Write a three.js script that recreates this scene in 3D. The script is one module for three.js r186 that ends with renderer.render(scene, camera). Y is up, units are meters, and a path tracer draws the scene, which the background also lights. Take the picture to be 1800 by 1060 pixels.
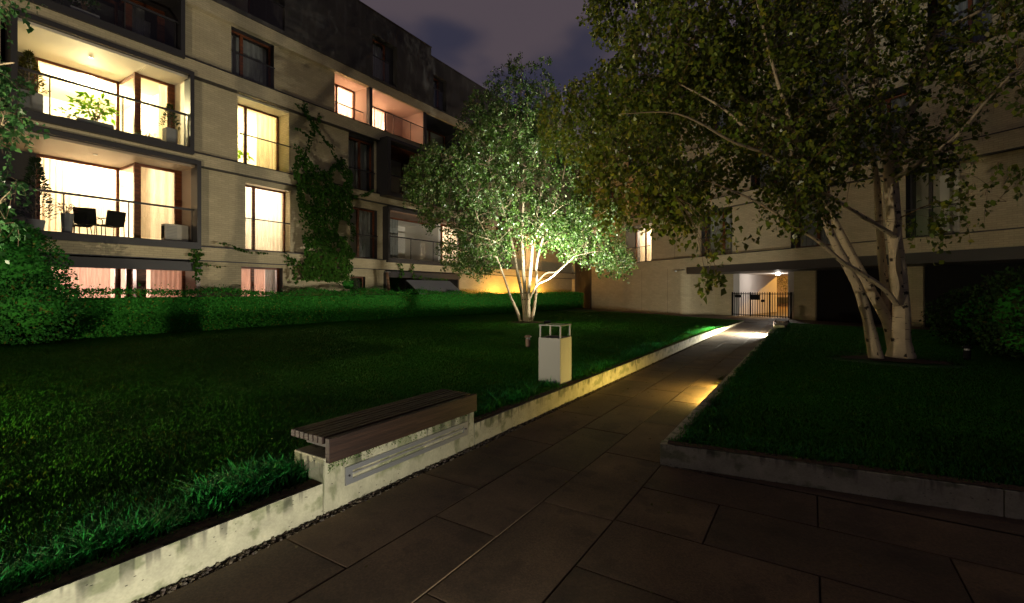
import * as THREE from 'three';
import { mergeGeometries } from 'three/addons/utils/BufferGeometryUtils.js';
import { RoundedBoxGeometry } from 'three/addons/geometries/RoundedBoxGeometry.js';
import { RectAreaLightUniformsLib } from 'three/addons/lights/RectAreaLightUniformsLib.js';
RectAreaLightUniformsLib.init();

// ---------------------------------------------------------------- camera, sky, exposure
// World: the courtyard path runs along -z, y is up, metres. The camera stands over (0, 0) and looks 32.6 degrees to the left of the path.
const F = 820, HY = 511, EYE = 1.5, YAW = Math.atan2(525, 820);
const scene = new THREE.Scene();
const camera = new THREE.PerspectiveCamera(2 * Math.atan(549 / F) * 180 / Math.PI, 1800 / 1098, 0.05, 400);
camera.position.set(0, EYE, 0);
camera.rotation.y = YAW;
camera.setViewOffset(1800, 1098, 0, 549 - HY, 1800, 1060);
const renderer = new THREE.WebGLRenderer({ antialias: true });
renderer.toneMapping = THREE.LinearToneMapping;
renderer.toneMappingExposure = 1.0;
renderer.shadowMap.enabled = true;

let seedState = 7;
const seed = (n) => { seedState = n | 0; };
function rnd() { seedState = (seedState + 0x6d2b79f5) | 0; let t = Math.imul(seedState ^ (seedState >>> 15), 1 | seedState); t = (t + Math.imul(t ^ (t >>> 7), 61 | t)) ^ t; return ((t ^ (t >>> 14)) >>> 0) / 4294967296; }
const rr = (a, b) => a + (b - a) * rnd();
const lerp = (a, b, t) => a + (b - a) * t, clamp = (x, a, b) => Math.min(b, Math.max(a, x));
const sstep = (x, a, b) => { const t = clamp((x - a) / (b - a), 0, 1); return t * t * (3 - 2 * t); };
const V = (x, y, z) => new THREE.Vector3(x, y, z);
function hash(x, y) { let h = Math.imul(x, 374761393) + Math.imul(y, 668265263); h = Math.imul(h ^ (h >>> 13), 1274126177); return ((h ^ (h >>> 16)) >>> 0) / 4294967296; }
function vnoise(x, y, p) { const xi = Math.floor(x), yi = Math.floor(y), fx = x - xi, fy = y - yi, u = fx * fx * (3 - 2 * fx), v = fy * fy * (3 - 2 * fy); const m = (a) => ((a % p) + p) % p; const a = hash(m(xi), m(yi)), b = hash(m(xi + 1), m(yi)), c = hash(m(xi), m(yi + 1)), d = hash(m(xi + 1), m(yi + 1)); return lerp(lerp(a, b, u), lerp(c, d, u), v); }
function fbm(x, y, p, oct = 4) { let s = 0, a = 0.5, f = 1; for (let i = 0; i < oct; i++) { s += a * vnoise(x * f + i * 17, y * f + i * 31, p * f); a *= 0.5; f *= 2; } return s / (1 - Math.pow(0.5, oct)); }

// the night sky: thin cloud lit by the town over a blue-violet dark
{
  const W = 1024, H = 512, d = new Float32Array(W * H * 4);
  for (let j = 0; j < H; j++) for (let i = 0; i < W; i++) {
    const el = ((j + 0.5) / H - 0.5) * Math.PI, az = ((i + 0.5) / W) * 2 * Math.PI, y = Math.max(Math.sin(el), 0.06);
    const k = Math.cos(el) / y, px = Math.cos(az) * k, pz = Math.sin(az) * k;
    const c = el > 0 ? fbm(px * 2.1 + 40, pz * 2.1 + 40, 4096, 5) : 0.45, t = sstep(c, 0.36, 0.66);
    const o = (j * W + i) * 4;
    d[o] = lerp(0.033, 0.080, t); d[o + 1] = lerp(0.032, 0.062, t); d[o + 2] = lerp(0.054, 0.074, t); d[o + 3] = 1;
  }
  const t = new THREE.DataTexture(d, W, H, THREE.RGBAFormat, THREE.FloatType);
  t.mapping = THREE.EquirectangularReflectionMapping; t.magFilter = THREE.LinearFilter; t.needsUpdate = true;
  scene.background = t; scene.environment = t;
}

// a direction through a photograph pixel, and where it meets the ground or a wall
const FW = V(-Math.sin(YAW), 0, -Math.cos(YAW)), RT = V(Math.cos(YAW), 0, -Math.sin(YAW));
const ray = (px, py) => FW.clone().addScaledVector(RT, (px - 900) / F).add(V(0, (HY - py) / F, 0));
const at = (px, py, depth) => ray(px, py).multiplyScalar(depth).add(V(0, EYE, 0));
const onGround = (px, py, y = 0) => { const r = ray(px, py); return r.multiplyScalar((y - EYE) / r.y).add(V(0, EYE, 0)); };
const XA = -18.4;
const onA = (px, py, z = 0) => { const r = ray(px, py), t = (XA + z) / r.x; return [-r.z * t, EYE + r.y * t]; };   // metres along and up the long facade

// ---------------------------------------------------------------- naming and building helpers
const taken = {};
function numbered(n) { if (!(n in taken)) { taken[n] = 0; return n; } return n + '_' + String(++taken[n]).padStart(3, '0'); }
function tag(o, label, category, group) { o.userData.label = label; o.userData.category = category; if (group) o.userData.group = group; return o; }
function shade(o) { o.castShadow = true; o.receiveShadow = true; return o; }
function thing(name, label, category, p = [0, 0, 0], turn = 0, group) { const o = new THREE.Group(); o.name = numbered(name); o.position.set(...p); o.rotation.y = turn; scene.add(o); return tag(o, label, category, group); }
function part(name, geo, m, parent) { const o = shade(new THREE.Mesh(Array.isArray(geo) ? (geo.length > 1 ? mergeGeometries(geo) : geo[0]) : geo, m)); o.name = name; parent.add(o); return o; }
function top(name, geo, m, label, category, group) { const o = part(numbered(name), geo, m, scene); return tag(o, label, category, group); }
function struct(name, geo, m) { const o = part(numbered(name), geo, m, scene); o.userData.kind = 'structure'; return o; }
function uvByBox(g, sx = 0, sy = 0) {   // uv in metres from the position, by the way each face points
  const p = g.attributes.position, n = g.attributes.normal, uv = new Float32Array(p.count * 2);
  for (let i = 0; i < p.count; i++) {
    const ax = Math.abs(n.getX(i)), ay = Math.abs(n.getY(i)), az = Math.abs(n.getZ(i));
    if (ay > ax && ay > az) { uv[i * 2] = p.getX(i) + sx; uv[i * 2 + 1] = p.getZ(i) + sy; }
    else if (ax > az) { uv[i * 2] = p.getZ(i) + sx; uv[i * 2 + 1] = p.getY(i) + sy; }
    else { uv[i * 2] = p.getX(i) + sx; uv[i * 2 + 1] = p.getY(i) + sy; }
  }
  g.setAttribute('uv', new THREE.BufferAttribute(uv, 2));
  return g;
}
const box = (x0, x1, y0, y1, z0, z1) => { const g = new THREE.BoxGeometry(Math.abs(x1 - x0), Math.abs(y1 - y0), Math.abs(z1 - z0)); g.translate((x0 + x1) / 2, (y0 + y1) / 2, (z0 + z1) / 2); return uvByBox(g); };
const rbox = (x0, x1, y0, y1, z0, z1, r = 0.01) => { const g = new RoundedBoxGeometry(x1 - x0, y1 - y0, z1 - z0, 1, r); g.translate((x0 + x1) / 2, (y0 + y1) / 2, (z0 + z1) / 2); return uvByBox(g); };
const cyl = (r0, r1, h, x, y, z, n = 12) => { const g = new THREE.CylinderGeometry(r1, r0, h, n); g.translate(x, y + h / 2, z); return g; };
function bar(a, b, r, n = 6) { const d = b.clone().sub(a), g = new THREE.CylinderGeometry(r, r, d.length(), n); g.applyQuaternion(new THREE.Quaternion().setFromUnitVectors(V(0, 1, 0), d.clone().normalize())); g.translate((a.x + b.x) / 2, (a.y + b.y) / 2, (a.z + b.z) / 2); return g; }
function tube(pts, radii, sides = 8, per = 4) {   // a tapered tube through points, uv in metres
  const curve = new THREE.CatmullRomCurve3(pts, false, 'centripetal'), n = Math.max(1, (pts.length - 1) * per), P = [], I = [], U = [];
  let ref = V(0.3, 0.1, 1).normalize(), len = 0, last = null;
  for (let i = 0; i <= n; i++) {
    const t = i / n, c = curve.getPoint(t), tn = curve.getTangent(t).normalize();
    const k = t * (radii.length - 1), k0 = Math.min(Math.floor(k), radii.length - 2), r = lerp(radii[k0], radii[k0 + 1], k - k0);
    const a = ref.clone().addScaledVector(tn, -ref.dot(tn)).normalize(), b = tn.clone().cross(a); ref = a;
    if (last) len += c.distanceTo(last); last = c;
    for (let s = 0; s <= sides; s++) {
      const w = s / sides * Math.PI * 2;
      P.push(c.x + (a.x * Math.cos(w) + b.x * Math.sin(w)) * r, c.y + (a.y * Math.cos(w) + b.y * Math.sin(w)) * r, c.z + (a.z * Math.cos(w) + b.z * Math.sin(w)) * r);
      U.push(s / sides, len);
      if (i < n && s < sides) { const q = i * (sides + 1) + s; I.push(q, q + 1, q + sides + 1, q + 1, q + sides + 2, q + sides + 1); }
    }
  }
  const g = new THREE.BufferGeometry(); g.setAttribute('position', new THREE.Float32BufferAttribute(P, 3)); g.setAttribute('uv', new THREE.Float32BufferAttribute(U, 2)); g.setIndex(I); g.computeVertexNormals();
  return g;
}

// ---------------------------------------------------------------- procedural textures
function makeTex(w, h, fn, srgb) {
  const d = new Uint8Array(w * h * 4);
  for (let j = 0; j < h; j++) for (let i = 0; i < w; i++) { const c = fn(i / w, j / h, i, j), o = (j * w + i) * 4; if (typeof c === 'number') { d[o] = d[o + 1] = d[o + 2] = clamp(c, 0, 1) * 255; } else { d[o] = clamp(c[0], 0, 1) * 255; d[o + 1] = clamp(c[1], 0, 1) * 255; d[o + 2] = clamp(c[2], 0, 1) * 255; } d[o + 3] = 255; }
  const t = new THREE.DataTexture(d, w, h); t.wrapS = t.wrapT = THREE.RepeatWrapping; t.magFilter = THREE.LinearFilter; t.minFilter = THREE.LinearFilter; if (srgb) t.colorSpace = THREE.SRGBColorSpace; t.needsUpdate = true;
  return t;
}
const sized = (t, w, h) => { const c = t.clone(); c.repeat.set(1 / w, 1 / h); c.needsUpdate = true; return c; };
const mul = (c, k) => [c[0] * k, c[1] * k, c[2] * k];
// brickwork too fine to tell apart from the lawn: 16 long courses in 1.36 m, tile 2.5 m wide
const brickAt = (u, v) => { const row = Math.floor(v * 18), x = u * 10 + (row % 2) * 0.5, col = Math.floor(x) % 10, fx = x - Math.floor(x), fy = v * 18 - row; return { id: hash(col + 3, row + 11), joint: fx < 0.04 || fy < 0.14 }; };
const brickC = makeTex(1024, 512, (u, v) => { const b = brickAt(u, v), g = fbm(u * 60, v * 60, 60, 3), c = fbm(u * 5, v * 5, 5, 3); const k = (b.joint ? 0.83 : 0.93 + 0.06 * b.id) * (0.96 + 0.06 * g) * (0.96 + 0.07 * c); return mul([0.93, 0.89, 0.79], k); }, true);
const brickB = makeTex(1024, 512, (u, v) => { const b = brickAt(u, v); return b.joint ? 0.1 : 0.78 + 0.12 * b.id + 0.08 * fbm(u * 80, v * 80, 80, 2); });
// cast concrete with formwork run marks, pores and green-black staining
const concC = makeTex(1024, 256, (u, v) => {
  let k = 0.76 + 0.20 * fbm(u * 30, v * 2, 30, 5) + 0.10 * (fbm(u * 400, v * 25, 400, 2) - 0.5);
  const run = sstep(fbm(u * 96, v * 0.6 + 3.3, 96, 3), 0.50, 0.72) * sstep(v, 0.05 + 0.75 * vnoise(u * 60, 5, 60), 1.0);   // dirty runs that start at the top edge
  const grime = sstep(fbm(u * 36, v * 2.5, 36, 5) + v * 0.22, 0.62, 0.86);
  k *= 1 - 0.36 * run; const pore = hash(Math.floor(u * 420), Math.floor(v * 60)) > 0.9955 ? 0.45 : 1;
  const c = [k * pore, k * pore * 0.97, k * pore * 0.87];
  return [c[0] * (1 - 0.26 * grime), c[1] * (1 - 0.23 * grime), c[2] * (1 - 0.30 * grime)];
}, true);
const concB = makeTex(1024, 256, (u, v) => 0.6 + 0.3 * fbm(u * 40, v * 10, 40, 4) - (hash(Math.floor(u * 420), Math.floor(v * 60)) > 0.9955 ? 0.5 : 0));
const paveC = makeTex(1024, 1024, (u, v) => { const k = 0.60 + 0.36 * fbm(u * 5, v * 5, 5, 5) + 0.26 * (fbm(u * 200, v * 200, 200, 2) - 0.5); const s = sstep(fbm(u * 9 + 3, v * 9, 9, 4), 0.58, 0.75); return mul([1, 0.9, 0.77], k * (1 - 0.14 * s)); }, true);
const paveB = makeTex(512, 512, (u, v) => fbm(u * 120, v * 120, 120, 3));
const woodC = makeTex(512, 512, (u, v) => { const g = fbm(u * 3 + 0.5 * fbm(u * 4, v * 12, 12, 2), v * 60, 60, 4), k = 0.55 + 0.6 * g; return [k, k * 0.82, k * 0.68]; }, true);
const woodB = makeTex(512, 512, (u, v) => fbm(u * 3, v * 90, 90, 3));
const barkC = makeTex(512, 1024, (u, v) => {
  let k = 0.80 + 0.2 * fbm(u * 6, v * 12, 12, 4);
  const band = vnoise(u * 5, v * 70, 70) * 0.6 + vnoise(u * 14 + 9, v * 140, 140) * 0.4, len = sstep(band, 0.76, 0.86);
  const scar = sstep(fbm(u * 5 + 7, v * 12, 12, 4), 0.66, 0.74);
  const dark = Math.max(len * 0.8, scar * 0.85);
  return [lerp(k, 0.13, dark), lerp(k * 0.95, 0.10, dark), lerp(k * 0.86, 0.08, dark)];
}, true);
const barkB = makeTex(512, 512, (u, v) => 0.5 + 0.5 * fbm(u * 8, v * 50, 50, 3));
const soilC = makeTex(512, 512, (u, v) => { const k = 0.45 + 0.7 * fbm(u * 40, v * 40, 40, 4); return [k, k * 0.78, k * 0.58]; }, true);
const turfC = makeTex(512, 512, (u, v) => { const k = 0.5 + 0.6 * fbm(u * 60, v * 60, 60, 3), d = fbm(u * 5, v * 5, 5, 4); return [k * (0.42 + 0.3 * d), k * 0.95, k * 0.28]; }, true);
const turfB = makeTex(512, 512, (u, v) => fbm(u * 90, v * 90, 90, 3));
const plastC = makeTex(512, 512, (u, v) => { const k = 0.72 + 0.3 * fbm(u * 4, v * 4, 4, 5), s = sstep(fbm(u * 14, v * 3, 14, 4), 0.5, 0.8); return mul([1, 0.97, 0.94], k * (1 + 0.3 * s)); }, true);
const clothC = makeTex(256, 64, (u, v) => { const k = 0.86 + 0.14 * vnoise(u * 90, v * 3, 90); return mul([1, 0.98, 0.94], k); }, true);

const col = (r, g, b) => new THREE.Color().setRGB(r, g, b);
const std = (c, o = {}) => new THREE.MeshStandardMaterial({ color: Array.isArray(c) ? col(...c) : c, roughness: 0.8, ...o });
const phys = (c, o = {}) => new THREE.MeshPhysicalMaterial({ color: Array.isArray(c) ? col(...c) : c, roughness: 0.8, ...o });
const M = {
  brick: std([0.64, 0.595, 0.49], { map: sized(brickC, 2.5, 1.36), bumpMap: sized(brickB, 2.5, 1.36), bumpScale: 0.005, roughness: 0.85 }),
  render: std([0.072, 0.068, 0.064], { map: sized(plastC, 3.1, 3.1), roughness: 0.7 }),
  darkMetal: std([0.040, 0.037, 0.038], { roughness: 0.5, metalness: 0.2 }),
  soffit: std([0.60, 0.54, 0.43], { roughness: 0.65 }),
  wood: std([0.20, 0.085, 0.035], { map: sized(woodC, 1.1, 1.1), roughness: 0.5 }),
  wall: std([0.80, 0.76, 0.68]), pinkWall: std([0.78, 0.66, 0.60]), floor: std([0.35, 0.24, 0.15], { roughness: 0.5 }),
  glass: phys([1, 1, 1], { transmission: 1, thickness: 0, roughness: 0.02, ior: 1.5 }),
  railGlass: phys([0.80, 0.80, 0.80], { transmission: 1, thickness: 0, roughness: 0.03, ior: 1.5 }),
  curtain: phys([0.86, 0.80, 0.68], { map: sized(clothC, 1, 1), transmission: 0.5, thickness: 0, roughness: 1 }),
  pinkCurtain: phys([0.72, 0.56, 0.50], { map: sized(clothC, 1, 1), transmission: 0.45, thickness: 0, roughness: 1 }),
  greyCurtain: phys([0.36, 0.40, 0.41], { map: sized(clothC, 1, 1), transmission: 0.3, thickness: 0, roughness: 1 }),
  kerb: std([0.58, 0.58, 0.48], { map: sized(concC, 3.4, 0.40), bumpMap: sized(concB, 3.4, 0.40), bumpScale: 0.006, roughness: 0.9 }),
  kerbTopShade: std([0.11, 0.10, 0.085], { map: sized(soilC, 0.7, 0.7), roughness: 0.95 }),
  pave: std([0.20, 0.155, 0.105], { map: sized(paveC, 1.9, 1.9), bumpMap: sized(paveB, 0.4, 0.4), bumpScale: 0.0015, roughness: 0.72 }),
  pave2: std([0.17, 0.130, 0.088], { map: sized(paveC, 2.3, 2.3), bumpMap: sized(paveB, 0.4, 0.4), bumpScale: 0.0015, roughness: 0.66 }),
  pave3: std([0.235, 0.185, 0.128], { map: sized(paveC, 1.5, 1.5), bumpMap: sized(paveB, 0.4, 0.4), bumpScale: 0.0015, roughness: 0.76 }),
  bed: std([0.05, 0.045, 0.035], { map: sized(soilC, 0.5, 0.5), roughness: 1 }),
  soil: std([0.055, 0.035, 0.022], { map: sized(soilC, 0.8, 0.8), roughness: 1 }),
  turf: std([0.05, 0.16, 0.03], { map: sized(turfC, 1.7, 1.7), bumpMap: sized(turfB, 0.8, 0.8), bumpScale: 0.02, roughness: 1 }),
  asphalt: std([0.05, 0.05, 0.05], { roughness: 0.9 }),
  bark: std([0.64, 0.57, 0.45], { map: sized(barkC, 1, 1.6), bumpMap: sized(barkB, 1, 0.8), bumpScale: 0.006, roughness: 0.8 }),
  twig: std([0.16, 0.10, 0.06], { roughness: 0.8 }),
  bench: std([0.040, 0.027, 0.021], { map: sized(woodC, 0.9, 0.5), bumpMap: sized(woodB, 0.9, 0.3), bumpScale: 0.002, roughness: 0.6 }),
  steel: std([0.36, 0.36, 0.35], { roughness: 0.42, metalness: 0.6 }),
  binPanel: std([0.38, 0.38, 0.34], { roughness: 0.75, bumpMap: sized(paveB, 0.2, 0.2), bumpScale: 0.0006 }),
  black: phys([0.012, 0.012, 0.013], { roughness: 0.8, specularIntensity: 0.25 }),
  planter: std([0.34, 0.34, 0.33], { roughness: 0.7 }),
  leafMat: phys([1, 1, 1], { vertexColors: true, side: THREE.DoubleSide, roughness: 0.85, transmission: 0.28, thickness: 0, specularIntensity: 0.2, clearcoat: 0.6, clearcoatRoughness: 0.28 }),
  hedgeLeaf: phys([1, 1, 1], { vertexColors: true, side: THREE.DoubleSide, roughness: 0.8, specularIntensity: 0.15 }),
};
M.plantLeaf = phys([1, 1, 1], { vertexColors: true, side: THREE.DoubleSide, roughness: 0.9, transmission: 0.5, thickness: 0, specularIntensity: 0.2 });
const glow = (c, k) => std([0.8, 0.8, 0.8], { emissive: col(...c), emissiveIntensity: k });
// ---------------------------------------------------------------- the ground
const CB = onGround(1205, 554), eB = V(0.8204, 0, 0.5718), oB = V(-0.5718, 0, 0.8204);   // corner of the far building, along it, out of it
const forecourtZ = (x) => -28.6 + (x + 7.3) * 0.697;                                       // the lawns end along a paved strip before the far building
const lawnY = (z, h) => lerp(h, 0.02, sstep(-z, 13, 26));
const lawnL = (x, z) => lawnY(z, 0.20), RH = 0.165, lawnR = (x, z) => lerp(RH, 0.02, sstep(-z, 18.5, 26));
{
  const g = new THREE.PlaneGeometry(600, 600); g.rotateX(-Math.PI / 2); g.translate(0, -0.08, 0); uvByBox(g);
  struct('ground', g, M.asphalt);
  const f = new THREE.Shape(); const P = [[-40, forecourtZ(-40) + 0.2], [12, forecourtZ(12) + 0.2], [30, -20], [30, -60], [-40, -75]];
  P.forEach(([x, z], i) => (i ? f.lineTo(x, -z) : f.moveTo(x, -z)));
  const fg = new THREE.ShapeGeometry(f); fg.rotateX(-Math.PI / 2); fg.translate(0, -0.008, 0); uvByBox(fg);
  struct('forecourt', fg, M.pave2);
}
function lawnSheet(name, x0, x1, z0, yOf, near) {
  const nx = 48, nz = 60, P = [], U = [], I = [];
  for (let i = 0; i <= nx; i++) for (let j = 0; j <= nz; j++) {
    const x = lerp(x0, x1, i / nx), zn = near(x), z = lerp(zn, forecourtZ(x), j / nz);
    P.push(x, yOf(x, z) + (i && i < nx && j && j < nz ? 0.03 * (fbm(x * 0.9 + 60, z * 0.9 + 90, 999, 3) - 0.5) : 0), z); U.push(x, z);
    if (i < nx && j < nz) { const q = i * (nz + 1) + j; I.push(q, q + nz + 1, q + 1, q + 1, q + nz + 1, q + nz + 2); }
  }
  const g = new THREE.BufferGeometry(); g.setAttribute('position', new THREE.Float32BufferAttribute(P, 3)); g.setAttribute('uv', new THREE.Float32BufferAttribute(U, 2)); g.setIndex(I); g.computeVertexNormals();
  return struct(name, g, M.turf);
}
const KL = -2.75, KR = -1.10;                       // faces of the kerbs on either side of the path
const crossZ = (x) => -4.08 - (x - KR) * 0.13;      // face of the kerb along the crossing path
lawnSheet('lawn', -17.2, KL - 0.13, 0, lawnL, () => 7);
lawnSheet('lawn', KR + 0.13, 16, 0, lawnR, (x) => crossZ(x) - 0.13);
scene.children[scene.children.length - 1].name = 'lawn_001';

// kerbs: cast in lengths with a joint between; the crown carries a strip with painted shade
M.benchWall = M.kerb.clone(); M.benchWall.map = sized(concC, 3.4, 0.36); M.benchWall.bumpMap = sized(concB, 3.4, 0.36);
M.kerb.map = sized(concC, 3.4, 0.208); M.kerb.bumpMap = sized(concB, 3.4, 0.208);
{
  const k = struct('kerb', [box(KL - 0.12, KL - 0.02, -0.06, 0.10, -1.96, 7)], M.kerb);
  const piece = (z1, z0, yOf, x0, x1, parent) => {   // z1 near end, z0 far end
    const g = new THREE.BoxGeometry(x1 - x0, 0.30, Math.abs(z1 - z0), 1, 1, 24); g.translate((x0 + x1) / 2, 0.15 - 0.06, (z0 + z1) / 2);
    const p = g.attributes.position;
    for (let i = 0; i < p.count; i++) if (p.getY(i) > 0.1) p.setY(i, yOf(0, p.getZ(i)) + 0.008 + 0.006 * (fbm(p.getZ(i) * 5 + 50, p.getX(i) * 20 + 20, 999, 2) - 0.5));
    g.computeVertexNormals(); uvByBox(g, rr(0, 3));
    const n = g.attributes.normal, body = part('kerb_length', g, M.kerb, parent);
    const t = box(x0 + 0.004, x1 - 0.004, 0, 0.004, z0 + 0.004, z1 - 0.004);
    return body;
  };
  seed(31);
  let z = 7; for (const len of [2.9, 2.9, 3.15]) { piece(z - 0.004, z - len + 0.004, lawnL, KL - 0.12, KL, k); z -= len; }   // up to the bench wall at -1.95
  z = -3.62; for (const len of [3.3, 3.3, 3.3, 3.3, 3.3, 3.3, 1.95]) { piece(z - 0.004, z - len + 0.004, lawnL, KL - 0.12, KL, k); z -= len; }
  const r = struct('kerb', [box(KR + 0.02, KR + 0.12, -0.06, 0.10, -19, -4.2)], M.kerb); r.name = 'kerb_001';
  z = -4.1; for (const len of [2.2, 1.9, 3.3, 3.3, 2.4, 1.8]) { if (len !== 1.9 && len !== 1.8) piece(z - 0.004, z - len + 0.004, lawnR, KR, KR + 0.12, r); z -= len; }
  z = -20.7; piece(z, z - 3.3, lawnR, KR, KR + 0.12, r);
  // the length that holds the lit fitting: built round the slot
  for (const [a, c, f0, f1, y1, s0, s1] of [[-8.196, -6.304, -8.08, -6.42, RH + 0.008, 0.025, 0.13], [-18.896, -17.104, -18.70, -17.30, RH + 0.014, 0.06, 0.165]]) part('kerb_length', [box(KR, KR + 0.12, -0.06, s0, a, c), box(KR, KR + 0.12, s1, y1, a, c), box(KR, KR + 0.12, s0, s1, f1, c), box(KR, KR + 0.12, s0, s1, a, f0), box(KR + 0.09, KR + 0.12, s0, s1, f0, f1)], M.kerb, r);
  const c = struct('kerb', [box(0.02, 8.9, -0.06, 0.08, -0.01, 0.01)], M.kerb); c.name = 'kerb_002'; c.geometry.translate(0, 0, -0.06);
  c.position.set(KR, 0, -4.085); c.rotation.y = Math.atan(0.13);
  let x = 0.0; for (const len of [2.2, 2.2, 2.2, 2.4]) {
    const g = new THREE.BoxGeometry(len - 0.008, 0.30, 0.12, 20, 1, 1); g.translate(x + len / 2, 0.09, -0.06); const p = g.attributes.position;
    for (let i = 0; i < p.count; i++) if (p.getY(i) > 0.1) p.setY(i, RH + 0.008 + 0.006 * (fbm(p.getX(i) * 5 + 9, p.getZ(i) * 20 + 20, 999, 2) - 0.5));
    g.computeVertexNormals(); uvByBox(g, rr(0, 3)); part('kerb_length', g, M.kerb, c); x += len;
  }
}
// the crown of the kerbs: a ragged strip, its dark colour painting grazing-light shade
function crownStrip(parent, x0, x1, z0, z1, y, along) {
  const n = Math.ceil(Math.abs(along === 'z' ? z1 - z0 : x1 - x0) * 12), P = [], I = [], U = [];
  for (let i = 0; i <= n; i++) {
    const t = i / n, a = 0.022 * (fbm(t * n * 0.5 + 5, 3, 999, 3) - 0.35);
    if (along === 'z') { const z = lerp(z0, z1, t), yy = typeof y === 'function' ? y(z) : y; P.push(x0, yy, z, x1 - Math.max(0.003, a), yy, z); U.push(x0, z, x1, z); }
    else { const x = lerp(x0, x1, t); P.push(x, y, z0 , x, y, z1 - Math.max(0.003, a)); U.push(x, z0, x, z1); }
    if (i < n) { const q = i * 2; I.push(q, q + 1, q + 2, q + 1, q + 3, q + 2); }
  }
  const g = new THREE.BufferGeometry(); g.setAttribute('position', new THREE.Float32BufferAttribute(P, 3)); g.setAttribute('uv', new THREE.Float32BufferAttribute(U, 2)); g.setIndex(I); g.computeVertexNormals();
  return part('shade_crown', g, M.kerbTopShade, parent);
}
{
  const ks = scene.children.filter((o) => /^kerb/.test(o.name));
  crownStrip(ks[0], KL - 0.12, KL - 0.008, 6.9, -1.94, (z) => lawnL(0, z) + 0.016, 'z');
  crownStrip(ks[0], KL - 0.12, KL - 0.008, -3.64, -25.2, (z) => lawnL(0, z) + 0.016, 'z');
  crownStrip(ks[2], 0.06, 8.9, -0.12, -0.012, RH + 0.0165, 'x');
}
// the paving: every slab a piece of its own on a dark bed
{
  const bed = new THREE.Shape(); [[KL - 0.05, 9], [9, 9], [9, -4.0], [KR + 0.05, -4.0], [KR + 0.05, -26], [KL - 0.05, -26]].forEach(([x, z], i) => (i ? bed.lineTo(x, -z) : bed.moveTo(x, -z)));
  const g = new THREE.ShapeGeometry(bed); g.rotateX(-Math.PI / 2); g.translate(0, -0.022, 0); uvByBox(g);
  const path = struct('path', g, M.bed);
  seed(5);
  const slab = (x0, x1, z0, z1) => {
    const j = 0.004, w = x1 - x0 - 2 * j, d = z1 - z0 - 2 * j, dy = rr(-0.0025, 0.0015);
    const s = new RoundedBoxGeometry(w, 0.05, d, 1, 0.004); s.translate((x0 + x1) / 2, -0.025 + dy, (z0 + z1) / 2); uvByBox(s, rr(0, 9), rr(0, 9));
    part('paving_slab', s, [M.pave, M.pave2, M.pave3][Math.floor(rnd() * 3)], path);
  };
  const cols = [[-2.685, -2.11, -2.84], [-2.11, -1.61, -2.34], [-1.61, -1.085, -2.92]];
  for (const [x0, x1, zj] of cols) for (let k = -5; k < 20; k++) { const z1 = zj - k * 1.2, z0 = z1 - 1.2; if (z1 > 4 || z0 < -25.6) continue; slab(x0, x1, z0, z1); }
  const rows = [-4.1, -3.54, -2.94, -2.33, -1.73, -1.13, -0.53, 0.07, 0.67, 1.27];
  for (let r = 0; r < rows.length - 1; r++) { const off = r % 2 ? -0.54 : 0.04; let xs = [-1.085]; for (let x = off - 1.2; x < 7; x += 1.2) if (x > -0.95) xs.push(x); for (let i = 0; i + 1 < xs.length; i++) { if (r) slab(xs[i], xs[i + 1], rows[r], rows[r + 1]); else slab(xs[i], xs[i + 1], Math.max(rows[0], -4.08) - 0.0, rows[1]); } }
  // a wedge of paving under the slanting kerb
  const w = new THREE.Shape(); [[-1.08, 4.1], [8, 4.1], [8, 5.3]].forEach(([x, z], i) => (i ? w.lineTo(x, z) : w.moveTo(x, z)));
  const wg = new THREE.ShapeGeometry(w); wg.rotateX(-Math.PI / 2); wg.translate(0, -0.003, 0); uvByBox(wg); part('paving_slab', wg, M.pave, path);
}
// gravel and leaf litter in the gap along the kerb
{
  seed(77);
  const g = new THREE.IcosahedronGeometry(0.018, 0), n = 5200, m = new THREE.InstancedMesh(g, std([0.12, 0.10, 0.075], { roughness: 0.95 }), n), q = new THREE.Quaternion(), c = new THREE.Color();
  for (let i = 0; i < n; i++) {
    const z = 1.5 - Math.pow(rnd(), 1.35) * 26, k = rr(0.25, 0.9); q.setFromEuler(new THREE.Euler(rr(0, 6), rr(0, 6), rr(0, 6)));
    m.setMatrixAt(i, new THREE.Matrix4().compose(V(KL + rr(0.004, 0.075), -0.008 + rr(-0.006, 0.006), z), q, V(k * rr(0.6, 1.3), k * 0.7, k))); const t = rr(0.35, 1.5); m.setColorAt(i, c.setRGB(t, t * rr(0.85, 1), t * rr(0.7, 1)));
  }
  m.name = 'gravel'; m.userData = { kind: 'stuff', label: 'strip of dark gravel between kerb wall and paving slabs', category: 'gravel' }; shade(m); scene.add(m);
}
// mulch under the birches
function mulch(x, z, y, rx, rz, name) {
  const P = [0, 0, 0], I = [], n = 40; for (let i = 0; i < n; i++) { const a = i / n * Math.PI * 2, k = 0.85 + 0.3 * hash(i, 77); P.push(Math.cos(a) * rx * k, -0.02, Math.sin(a) * rz * k); I.push(0, 1 + (i + 1) % n, 1 + i); }
  const g = new THREE.BufferGeometry(); g.setAttribute('position', new THREE.Float32BufferAttribute(P, 3)); g.setIndex(I); g.computeVertexNormals(); uvByBox(g); g.translate(x, y + 0.035, z);
  const o = struct('mulch_bed', g, M.soil); if (name) o.name = name; return o;
}
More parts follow.
